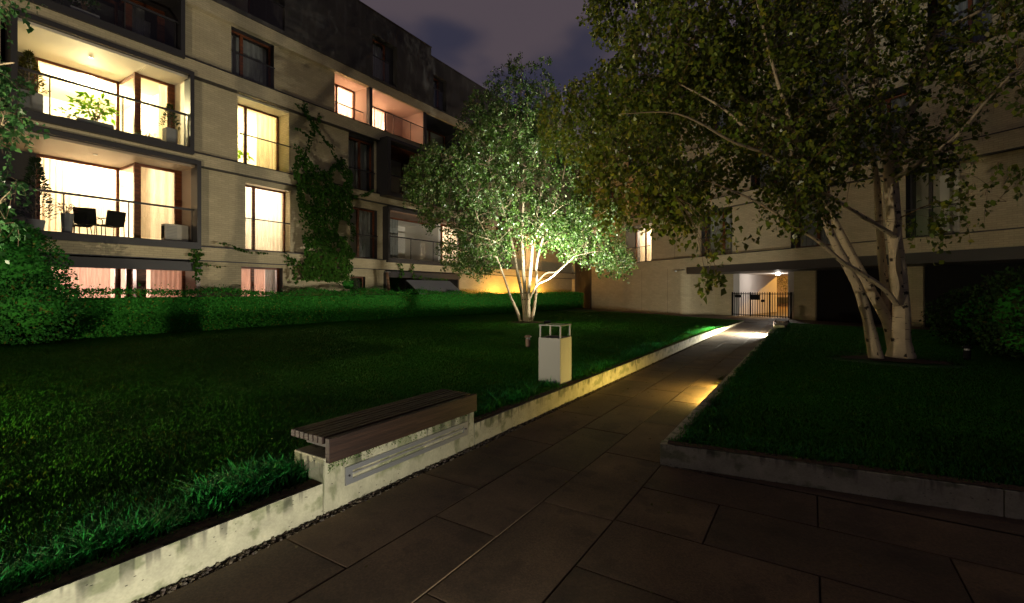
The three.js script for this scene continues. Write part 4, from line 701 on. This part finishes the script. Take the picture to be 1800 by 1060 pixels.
// a steel strip fitting let into a wall; the lit ones carry an area light of the same size
function stripFitting(name, label, x, z0, z1, y0, y1, face, lit, turn = 0) {
  const len = Math.abs(z1 - z0), o = thing(name, label, 'lamp', [x, (y0 + y1) / 2, (z0 + z1) / 2], (face < 0 ? Math.PI : 0) + turn);   // local +x is out of the wall
  const h = (y1 - y0) / 2, hl = len / 2, f = 0.012;
  part('plate', [box(-0.015, f, h - 0.035, h, -hl, hl), box(-0.015, f, -h, -h + 0.035, -hl, hl), box(-0.015, f, -h + 0.035, h - 0.035, -hl, -hl + 0.06), box(-0.015, f, -h + 0.035, h - 0.035, hl - 0.06, hl)], M.steel, o);
  part('slot', box(-0.03, -0.012, -h + 0.035, h - 0.035, -hl + 0.06, hl - 0.06), lit ? glow(lit.c, lit.glow) : M.steel, o);
  part('lip', box(-0.01, f + 0.004, h - 0.062, h - 0.05, -hl + 0.06, hl - 0.06), lit ? M.steel : std([0.62, 0.6, 0.58], { roughness: 0.3, metalness: 0.7 }), o);
  for (const s of [-1, 1]) part('screw', cyl(0.008, 0.008, 0.006, 0, 0, 0, 8).rotateZ(-Math.PI / 2).translate(f, 0, s * (hl - 0.03)), M.darkMetal, o);
  if (lit) { const L = new THREE.RectAreaLight(col(...lit.c), lit.i, len - 0.12, 2 * h - 0.07); L.position.set(f + 0.012, 0, 0); L.lookAt(f + 1, 0, 0); o.add(L); L.rotation.set(0, -Math.PI / 2 + (lit.aim || 0), 0); }
  return o;
}
const lookOut = 0;
stripFitting('wall_light', 'unlit steel strip light let into the concrete wall under the bench', KL, -3.50, -2.12, 0.135, 0.262, 1, null);
stripFitting('wall_light', 'glowing warm strip light in the kerb facing the path below the grass', KR, -8.08, -6.42, 0.025, 0.13, -1, { c: [1, 0.70, 0.17], i: 320, glow: 10 });
stripFitting('wall_light', 'glowing white strip light in the kerb just before the distant bench', KR, -18.70, -17.30, 0.06, 0.165, -1, { c: [1, 0.93, 0.76], i: 13500, glow: 14, aim: -0.1 });
// a block added out of view, holding a strip light for the near kerb
{
  const w = thing('added_light_block', 'added unseen concrete block holding a strip light that faces the near kerb', 'wall', [0.2, 0, -0.75], 0.44);
  part('body', [box(0, 0.14, -0.06, 0.05, -0.9, 0.9), box(0, 0.14, 0.17, 0.30, -0.9, 0.9), box(0, 0.14, 0.05, 0.17, -0.9, -0.7), box(0, 0.14, 0.05, 0.17, 0.7, 0.9), box(0.1, 0.14, 0.05, 0.17, -0.7, 0.7)], M.kerb, w);
  stripFitting('wall_light', 'glowing strip light in the added unseen concrete block', 0.2, -1.44, -0.06, 0.055, 0.165, -1, { c: [1, 0.97, 0.88], i: 860, glow: 12 }, 0.44);
}
// ---------------------------------------------------------------- benches
function bench(label, xf, z0, z1, dir, yTop) {   // slats along z; dir = +1 when the lawn lies towards -x
  const t = thing('slatted_bench', label, 'bench', [xf, 0, (z0 + z1) / 2], 0, 'slatted benches along the path'), hl = (z1 - z0) / 2, n = 8, w = 0.42, sw = w / n;
  seed(900 + z0);
  part('slat', rbox(-0.045 * dir - 0.0225, -0.045 * dir + 0.0225 , yTop - 0.165, yTop, -hl, hl, 0.004).translate(0.05 * dir + 0.0, 0, 0), M.bench, t);
  for (let i = 1; i < n; i++) { const x = 0.005 * dir - dir * (i + 0.5) * sw; const g = rbox(x - sw / 2 + 0.004, x + sw / 2 - 0.004, yTop - 0.05, yTop + rr(-0.002, 0.001), -hl, hl, 0.004); uvByBox(g, rr(0, 5), rr(0, 5)); part('slat', g, M.bench, t); }
  for (const z of [-hl + 0.16, 0, hl - 0.16]) part('bearer', box(dir > 0 ? -w : 0.0, dir > 0 ? -0.03 : w, yTop - 0.13, yTop - 0.052, z - 0.03, z + 0.03), M.darkMetal, t);
  return t;
}
{
  bench('brown slatted bench on a concrete wall beside the near kerb', -2.74, -3.61, -1.97, 1, 0.505);
  const w = thing('bench_wall', 'raised concrete wall under the slatted bench by the near kerb', 'wall', [KL, 0, -2.785]); 
  part('body', [rbox(-0.34, 0, -0.06, 0.372, -0.83, 0.83, 0.008)], M.benchWall, w);
  part('moss', (() => { const L = new Leaves(); seed(61); for (let i = 0; i < 900; i++) { const z = 0.80 - Math.pow(rnd(), 1.6) * 1.5, drop = Math.pow(rnd(), 2) * 0.10 * (0.4 + fbm(z * 6 + 9, 2, 99, 2)); const s = rr(0.006, 0.014); L.add(V(0.003, 0.365 - drop, z), rdir().add(V(0.4, 0, 0)).normalize(), rdir(), s, s, tint([0.06, 0.12, 0.02], 0.4)); } return L.geo(); })(), M.hedgeLeaf, w).userData.kind = 'stuff';
  bench('small dark slatted bench on the verge in front of the passage', KR + 0.0, -20.55, -18.95, -1, 0.42);
  const w2 = thing('bench_wall', 'low concrete wall under the small bench in front of the passage', 'wall', [KR, 0, -19.75]);
  part('body', [rbox(0, 0.34, -0.06, 0.285, -0.83, 0.83, 0.008)], M.benchWall, w2);
}
// ---------------------------------------------------------------- litter bin
{
  const t = thing('litter_bin', 'square concrete litter bin with an open steel frame on top, at the lawn edge', 'litter bin', [-3.05, 0.19, -5.9]), a = 0.17, b = 0.18, h = 0.655;
  part('panel', rbox(-a, a, 0, h, b - 0.018, b, 0.004), M.binPanel, t); part('panel', rbox(-a, a, 0, h, -b, -b + 0.018, 0.004), M.binPanel, t); part('panel', rbox(a - 0.018, a, 0, h, -b + 0.019, b - 0.019, 0.004), M.binPanel, t); part('panel', rbox(-a, -a + 0.018, 0, h, -b + 0.019, b - 0.019, 0.004), M.binPanel, t);
  part('liner', box(-a + 0.02, a - 0.02, 0.02, h - 0.06, -b + 0.02, b - 0.02), M.black, t);
  const r = 0.009; for (const sx of [-1, 1]) for (const sz of [-1, 1]) part('post', box(sx * (a - 0.013) - r, sx * (a - 0.013) + r, h - 0.1, 0.82, sz * (b - 0.031) - r, sz * (b - 0.031) + r), std([0.16, 0.16, 0.155], { roughness: 0.5, metalness: 0.4 }), t);
  part('lid', rbox(-a, a, 0.82, 0.836, -b, b, 0.003), std([0.15, 0.15, 0.145], { roughness: 0.5, metalness: 0.4 }), t); part('base_plate', box(-a - 0.012, a + 0.012, -0.02, 0.006, -b - 0.012, b + 0.012), M.darkMetal, t);
}
// ---------------------------------------------------------------- small bollard lamps on the lawns
function bollard(label, p, s = 1) {
  const t = thing('bollard_lamp', label, 'bollard', [p.x, p.y, p.z], 0, 'small garden bollards');
  part('post', cyl(0.055 * s, 0.055 * s, 0.22 * s, 0, -0.02, 0, 14), M.bollardBody, t); const c = new THREE.LatheGeometry([[0, 0.29], [0.045, 0.283], [0.075, 0.262], [0.082, 0.245], [0.078, 0.235], [0.0, 0.235]].map(([x, y]) => new THREE.Vector2(x * s, y * s)), 16); part('cap', c, M.bollardBody, t);
  part('lens', cyl(0.045 * s, 0.045 * s, 0.04 * s, 0, 0.197 * s, 0, 14), M.planter, t);
}
M.bollardBody = std([0.26, 0.17, 0.12], { roughness: 0.6 });
{ const p = onGround(928, 611, 0.2); bollard('small brown mushroom-capped bollard on the lawn behind the litter bin', p); const q = onGround(1700, 634, RH); M.bollardBody = M.black; bollard('small black mushroom-capped bollard beside the near birch', q, 1.0); }
// ---------------------------------------------------------------- things on the loggias (x along the facade, y up, z out of it)
const PA = (s, y, z) => [XA + z, y, -s];
function pottedPlant(label, s, y, z, pot, plant, rot = 0) {
  const t = thing(pot.name || 'potted_plant', label, 'plant', PA(s, y, z)), w = pot.w / 2, d = pot.d / 2;   // world axes: z is along the facade
  if (pot.round) part('pot', cyl(w * 0.8, w, pot.h, 0, 0, 0, 16), pot.m || M.planter, t); else part('pot', rbox(-d, d, 0, pot.h, -w, w, 0.012), pot.m || M.planter, t);
  part('soil', box(-d * 0.9, d * 0.9, pot.h - 0.04, pot.h + 0.004, -w * 0.9, w * 0.9), M.soil, t).scale.set(pot.round ? 0.7 : 1, 1, pot.round ? 0.7 : 1);
  const L = new Leaves(), st = [];
  for (let i = 0; i < plant.n; i++) {
    let p, ax;
    if (plant.kind === 'cone') { const u = Math.pow(rnd(), 0.8), r = plant.r * (1 - u) * (0.75 + 0.5 * fbm(u * 9 + i, 3, 99, 2)) + 0.02, a = rr(0, 6.283), k = Math.sqrt(rr(0.4, 1)); p = V(Math.cos(a) * r * k, pot.h + 0.03 + u * plant.h, Math.sin(a) * r * k); ax = V(Math.cos(a), rr(0.1, 0.9), Math.sin(a)).normalize(); }
    else { const q = inBall(); p = V(q.x * plant.r * 0.6, pot.h + plant.h * 0.55 + q.y * plant.h * 0.5, q.z * plant.r); ax = V(q.x + rr(-0.6, 0.6), rr(-0.7, 0.5), q.z + rr(-0.6, 0.6)).normalize(); }
    const sz = plant.leaf * rr(0.6, 1.3); L.add(p, ax, rdir().add(V(0, 0.6, 0)), sz, sz * (plant.wide || 0.5), tint(plant.c, 0.35)); if (plant.kind !== 'cone' && i % 6 === 0) st.push(tube([V(rr(-0.05, 0.05), pot.h, rr(-0.06, 0.06)), V(p.x * 0.5, pot.h + (p.y - pot.h) * 0.6, p.z * 0.5), p], [0.008, 0.004], 4, 2));
  }
  if (plant.kind === 'cone') st.push(tube([V(0, pot.h, 0), V(0, pot.h + plant.h * 0.5, 0), V(0, pot.h + plant.h * 0.95, 0)], [0.02, 0.006], 5, 2));
  part('stem', st, M.twig, t); part('foliage', L.geo(), plant.kind === 'cone' ? M.hedgeLeaf : M.plantLeaf, t).userData.kind = 'stuff'; return t;
}
seed(500);
const F2 = Y.f2 + 0.105, F1 = Y.f1 + 0.105, GR = [0.05, 0.16, 0.025];
pottedPlant('bushy leafy plant in a long grey trough on the yellow-lit upper loggia', 5.25, F2, -0.42, { w: 0.85, d: 0.3, h: 0.24 }, { kind: 'bush', n: 150, r: 0.52, h: 0.85, leaf: 0.19, wide: 0.5, c: [0.22, 0.48, 0.03] });
pottedPlant('small conifer in a tall grey planter at the end of the yellow-lit loggia', 7.28, F2, -0.45, { w: 0.34, d: 0.34, h: 0.62 }, { kind: 'cone', n: 420, r: 0.27, h: 0.80, leaf: 0.09, wide: 0.35, c: [0.045, 0.085, 0.02] });
pottedPlant('tall cypress in a big grey planter beside the yellow-lit glazing', 3.85, F2, -0.75, { w: 0.5, d: 0.5, h: 0.72 }, { kind: 'cone', n: 800, r: 0.36, h: 1.15, leaf: 0.10, wide: 0.35, c: [0.09, 0.09, 0.015] });
pottedPlant('low herbs in a shallow trough by the corner post of the yellow-lit loggia', 6.6, F2, -0.40, { w: 0.75, d: 0.24, h: 0.16 }, { kind: 'bush', n: 60, r: 0.36, h: 0.14, leaf: 0.06, c: [0.08, 0.13, 0.03] });
pottedPlant('tiny seedlings in a low box on the yellow-lit loggia', 4.62, F2, -0.4, { w: 0.5, d: 0.24, h: 0.14 }, { kind: 'bush', n: 34, r: 0.24, h: 0.32, leaf: 0.10, c: [0.09, 0.22, 0.03] });
pottedPlant('dark spruce in a pot on the curtained loggia', 3.95, F1, -0.55, { w: 0.42, d: 0.42, h: 0.35, round: true }, { kind: 'cone', n: 1100, r: 0.42, h: 1.75, leaf: 0.12, wide: 0.3, c: [0.015, 0.03, 0.012] });
pottedPlant('dry reddish grass in a tall tapered grey pot on the curtained loggia', 4.62, F1, -0.5, { w: 0.30, d: 0.30, h: 0.62, round: true }, { kind: 'bush', n: 90, r: 0.22, h: 0.30, leaf: 0.10, wide: 0.3, c: [0.13, 0.05, 0.025] });
pottedPlant('dark bushy plant in a trough on the unlit top loggia', pottedPlant0[0][0], pottedPlant0[0][1], -0.5, { w: 0.7, d: 0.3, h: 0.3 }, { kind: 'bush', n: 160, r: 0.4, h: 0.7, leaf: 0.13, c: [0.04, 0.1, 0.02] });
pottedPlant('big-leaved house plant behind the tall yellow-lit window', 10.15, Y.f2 + 0.02, -1.75, { w: 0.4, d: 0.4, h: 0.35, round: true }, { kind: 'bush', n: 70, r: 0.62, h: 1.0, leaf: 0.30, wide: 0.55, c: [0.24, 0.50, 0.03] });
{   // two wire chairs and a small table
  for (const [s, turn, l] of [[5.72, 0.25, 'dark garden armchair with a sling back in front of the bright curtain'], [5.18, -0.5, 'dark garden armchair turned aside beside the low table']]) {
    const c = thing('garden_chair', l, 'chair', PA(s, F1, -0.8), turn, 'garden chairs on the curtained loggia'); const r = 0.014;
    part('seat', box(-0.26, 0.26, 0.38, 0.41, -0.27, 0.27), M.black, c); const bk = box(-0.02, 0.0, 0, 0.46, -0.27, 0.27); bk.rotateZ(-0.22); bk.translate(0.26, 0.41, 0); part('backrest', bk, M.black, c);
    for (const x of [-0.24, 0.24]) for (const z of [-0.27, 0.27]) part('leg', bar(V(x, 0.39, z), V(x * 1.1, 0, z), r), M.black, c);
    for (const z of [-0.29, 0.29]) part('armrest', [bar(V(-0.28, 0.58, z), V(0.30, 0.60, z), r), bar(V(-0.26, 0.39, z), V(-0.28, 0.58, z), r)], M.black, c);
  }
  const t = thing('side_table', 'low dark side table between the tall pot and the chairs', 'table', PA(4.95, F1, -0.55)); part('table_top', box(-0.2, 0.2, 0.28, 0.31, -0.22, 0.22), M.black, t); for (const x of [-1, 1]) for (const z of [-1, 1]) part('leg', bar(V(x * 0.16, 0.28, z * 0.18), V(x * 0.19, 0, z * 0.21), 0.012), M.black, t);
  const a = thing('air_conditioner', 'white air conditioner unit standing at the end of the curtained loggia', 'air conditioner', PA(7.45, F1, -0.5)); part('casing', rbox(-0.17, 0.17, 0.03, 0.62, -0.36, 0.36, 0.015), std([0.62, 0.58, 0.48]), a);
  for (let i = 0; i < 9; i++) part('grille_slat', box(0.171, 0.178, 0.12 + i * 0.05, 0.14 + i * 0.05, 0.0, 0.32), M.planter, a); part('side_grille', box(-0.12, 0.12, 0.12, 0.55, 0.361, 0.366), M.black, a); for (const z of [-0.28, 0.28]) part('foot', box(-0.15, 0.15, 0, 0.03, z - 0.03, z + 0.03), M.black, a);
  part('pipe', tube([V(0.05, 0.3, -0.36), V(0.08, 0.28, -0.45), V(0.02, 0.2, -0.41), V(0.0, 0.05, -0.40)], [0.012, 0.012], 6, 4), std([0.6, 0.58, 0.52]), a);
}
// a sloping fabric canopy over a garden swing on the terrace behind the hedge
{
  const t = thing('garden_canopy', 'dark sloping fabric canopy on a frame behind the hedge', 'canopy', [XA + 1.0, 0, -19.3]);
  const L = 1.75; const g = new THREE.BoxGeometry(1.15, 0.03, 2 * L); g.rotateZ(-0.62); g.translate(0.05, 1.72, 0); part('fabric', g, std([0.14, 0.14, 0.15], { roughness: 0.6 }), t); part('valance', box(0.50, 0.53, 1.20, 1.41, -L, L), std([0.10, 0.10, 0.11]), t);
  for (const z of [-L + 0.02, L - 0.02]) { part('side_flap', (() => { const s = new THREE.Shape(); s.moveTo(-0.42, 2.02); s.lineTo(0.5, 1.38); s.lineTo(0.5, 1.2); s.lineTo(-0.42, 1.2); const e = new THREE.ExtrudeGeometry(s, { depth: 0.02, bevelEnabled: false }); e.translate(0, 0, z); return e; })(), M.black, t); for (const x of [-0.42, 0.5]) part('pole', cyl(0.02, 0.02, 2.1 - (x > 0 ? 0.8 : 0), x, -0.08, z, 8), M.steel, t); }
}
{   // a slatted post and box at the garden door
  const t = thing('garden_post', 'leaning pale wooden post at the corner of the terrace behind the bush', 'post', [XA + 0.6, 0, -16.6]); part('shaft', bar(V(0, -0.08, 0), V(0, 2.45, 0.35), 0.09, 4), std([0.34, 0.30, 0.26], { map: sized(woodC, 1, 1) }), t); part('cap', box(-0.11, 0.11, 2.42, 2.46, 0.24, 0.46), M.planter, t);
}
// a roadside tree under the street lamp
seed(600);
{
  const b = V(-1.2, -0.08, -51), t = thing('street_tree', 'yellow-lit roadside tree beyond the passage', 'tree', [b.x, b.y, b.z]), L = new Leaves(); part('trunk', tube([V(0, 0, 0), V(0.1, 1.5, 0), V(0, 3.5, 0.1)], [0.12, 0.06], 8, 4), M.twig, t);
  const tw = []; for (let i = 0; i < 40; i++) { const q = inBall(); const p = V(q.x * 1.9, 3.1 + q.y * 1.6, q.z * 1.9); tw.push(tube([V(0, 2.0 + rr(0, 1), 0), V(p.x * 0.5, p.y, p.z * 0.5), p], [0.02, 0.005], 4, 2)); }
  for (let i = 0; i < 3200; i++) { const q = inBall(); L.add(V(q.x * 2, 3.0 + q.y * 1.9, q.z * 2), rdir(), rdir(), 0.11, 0.08, tint([0.12, 0.11, 0.02], 0.4)); }
  part('branch', tw, M.twig, t); part('crown', L.geo(), M.leafMat, t).userData.kind = 'stuff';
}
// ---------------------------------------------------------------- grass
function tuft(n, h, rad, lean) {   // blades of two quads and a tip
  const P = [], I = [], N = [];
  for (let i = 0; i < n; i++) {
    const a = rr(0, 6.283), r = rad * Math.sqrt(rnd()), x = Math.cos(a) * r, z = Math.sin(a) * r, hh = h * rr(0.55, 1.2), d = rr(0, 6.283), l = lean * hh * rr(0.2, 1.3), w = rr(0.0022, 0.0042) * (h > 0.09 ? 1.5 : 1), sx = -Math.sin(d) * w, sz = Math.cos(d) * w, q = P.length / 3;
    const nx = Math.cos(d), nz = Math.sin(d);
    for (const [t, k] of [[0, 1], [0.5, 0.85]]) { const cx = x + Math.cos(d) * l * t * t, cz = z + Math.sin(d) * l * t * t; P.push(cx - sx * k, hh * t, cz - sz * k, cx + sx * k, hh * t, cz + sz * k); N.push(nx, 0.4, nz, nx, 0.4, nz); }
    P.push(x + Math.cos(d) * l, hh * (1 - 0.25 * lean), z + Math.sin(d) * l); N.push(nx, 0.6, nz); I.push(q, q + 1, q + 2, q + 1, q + 3, q + 2, q + 2, q + 3, q + 4);
  }
  const g = new THREE.BufferGeometry(); g.setAttribute('position', new THREE.Float32BufferAttribute(P, 3)); g.setAttribute('normal', new THREE.Float32BufferAttribute(N, 3)); g.setIndex(I); return g;
}
function grass(name, label, geo, m, spots, size) {
  const n = spots.length, o = new THREE.InstancedMesh(geo, m, n), q = new THREE.Quaternion(), up = V(0, 1, 0), c = new THREE.Color();
  spots.forEach(([x, y, z, k, h], i) => { q.setFromAxisAngle(up, rr(0, 6.283)); o.setMatrixAt(i, new THREE.Matrix4().compose(V(x, y, z), q, V(k * rr(0.85, 1.2), (h || k) * rr(0.7, 1.25), k))); const t = rr(0.82, 1.15); o.setColorAt(i, c.setRGB(t * rr(0.8, 1.4) * (rnd() < 0.04 ? 3 : 1), t, t * rr(0.7, 1.2))); });
  o.name = numbered(name); o.userData = { kind: 'stuff', label, category: 'grass' }; shade(o); scene.add(o); return o;
}
const FM = phys([0.04, 0.40, 0.08], { side: THREE.DoubleSide, roughness: 0.55, specularIntensity: 0.5 });
const GM = phys([0.058, 0.30, 0.020], { side: THREE.DoubleSide, roughness: 0.7, specularIntensity: 0.3 });
seed(700);
{
  const spots = [], shown = (x, z) => { const f = x * FW.x + z * FW.z; if (f < 0.5) return 0; const px = 900 + F * (x * RT.x + z * RT.z) / f; return px > -160 && px < 1960 ? f : 0; };
  const short = tuft(24, 0.044, 0.085, 0.45);
  let tries = 0; while (tries++ < 420000 && spots.length < 80000) {   // the mown lawn, thinning with distance as single blades stop showing
    const left = rnd() < 0.66, x = left ? rr(-16.3, KL - 0.13) : rr(KR + 0.14, 9), z = left ? rr(2.5, -30) : rr(-4.2, -24); if (z < forecourtZ(x) + 0.05 || (!left && z > crossZ(x) - 0.14)) continue;
    const f = shown(x, z); if (!f || rnd() > Math.min(1, 55 / (f * f))) continue;
    if (!left && x < KR + 0.36 && z < -18.9 && z > -20.6) continue; if (left && x > -3.24 && x < -2.86 && z > -6.09 && z < -5.71) continue; if (left && x > KL - 0.36 && z < -1.93 && z > -3.63) continue;
    if (Math.hypot((x + 9.9) / 1.0, (z + 16.5) / 0.75) < 1 || Math.hypot((x - 1.3) / 1.1, (z + 11.1) / 0.7) < 1) continue;
    const k = 1.0 + Math.min(1.4, f * 0.07), u = 0.6 + 0.7 * fbm(x * 0.8 + 50, z * 0.8 + 50, 999, 3); spots.push([x, (left ? lawnL(x, z) : lawnR(x, z)) - 0.004, z, k, u]);
  }
  grass('grass', 'short mown grass of the courtyard lawns', short, GM, spots);
  const long = tuft(9, 0.135, 0.05, 0.7), edge = [];
  for (let i = 0; i < 3900; i++) {   // uncut fringe behind the near kerb
    const z = rnd() < 0.5 ? rr(1.2, -1.94) : rr(-3.62, -24), f = shown(KL - 0.2, z); if (!f) continue; const back = Math.pow(rnd(), 1.5) * (z > -2 ? 0.75 : 0.8), x = KL - 0.14 - back, k = (0.30 + 0.95 * fbm(z * 3 + 80, x * 3 + 80, 999, 3)) * (1 - 0.75 * back) * (z < -11 ? 0.7 : z < -3 ? 1.25 : 1);
    if (x > -3.24 && x < -2.86 && z > -6.09 && z < -5.71) continue; edge.push([x, lawnL(x, z) - 0.004, z, k]);
  }
  for (let i = 0; i < 260; i++) { const z = rr(-1.93, -1.35), x = KL - 0.14 - Math.abs(rr(0, 0.30)); edge.push([x, 0.196, z, rr(0.8, 1.35)]); }
  for (let i = 0; i < 900; i++) { const z = rr(-4.3, -24), x = KR + 0.13 + Math.pow(rnd(), 1.4) * 0.3; if (z < -18.9 && z > -20.6) continue; if (!shown(x, z)) continue; edge.push([x, lawnR(x, z) - 0.004, z, rr(0.4, 0.75)]); }
  for (let i = 0; i < 700; i++) { const x = rr(KR + 0.2, 7), z = crossZ(x) - 0.14 - Math.pow(rnd(), 1.4) * 0.3; edge.push([x, lawnR(x, z) - 0.004, z, rr(0.35, 0.6)]); }
  grass('grass', 'long uncut grass fringe standing along the kerbs', long, FM, edge);
  scene.children[scene.children.length - 1].name = 'grass_001';
  // weeds in the paving joints and at the foot of the kerbs
  const weeds = [], W = (px, py, k, n) => { const p = onGround(px, py, 0); for (let i = 0; i < n; i++) weeds.push([p.x + rr(-0.05, 0.05), -0.012, p.z + rr(-0.05, 0.05), k * rr(0.5, 1.1)]); };
  W(845, 855, 0.25, 3); W(970, 733, 0.4, 5); W(960, 740, 0.3, 4); W(1270, 668, 0.9, 9); W(1262, 676, 0.7, 6); W(1280, 660, 0.6, 5); W(1100, 663, 0.3, 4); W(1175, 660, 0.25, 3); W(620, 985, 0.15, 2); W(1013, 757, 0.2, 3);
  grass('weeds', 'small weeds sprouting from the paving joints and kerb foot', long, phys([0.10, 0.16, 0.02], { side: THREE.DoubleSide, roughness: 0.7, transmission: 0.25, thickness: 0 }), weeds);
}
// fallen leaves and grit on the paving
{
  seed(808);
  const L = new Leaves();
  for (let i = 0; i < 420; i++) {
    const edge = rnd() < 0.45, z = edge ? rr(0.5, -16) : rr(0, -14), x = edge ? KL + 0.1 + Math.abs(rr(0, 0.35)) : z > -4 ? rr(KL + 0.12, 3.5) : rr(KL + 0.12, KR - 0.03), s = rnd() < 0.6 ? rr(0.006, 0.014) : rr(0.02, 0.045);
    L.add(V(x, 0.004 + s * 0.12, z), V(rr(-1, 1), rr(-0.12, 0.2), rr(-1, 1)).normalize(), V(rr(-0.3, 0.3), 1, rr(-0.3, 0.3)), s, s * 0.7, tint(rnd() < 0.5 ? [0.16, 0.11, 0.05] : [0.10, 0.10, 0.03], 0.5));
  }
  const o = part('fallen_leaves', L.geo(), M.hedgeLeaf, scene); o.userData = { kind: 'stuff', label: 'small fallen leaves and grit scattered on the paving', category: 'leaves' };
}
renderer.render(scene, camera);
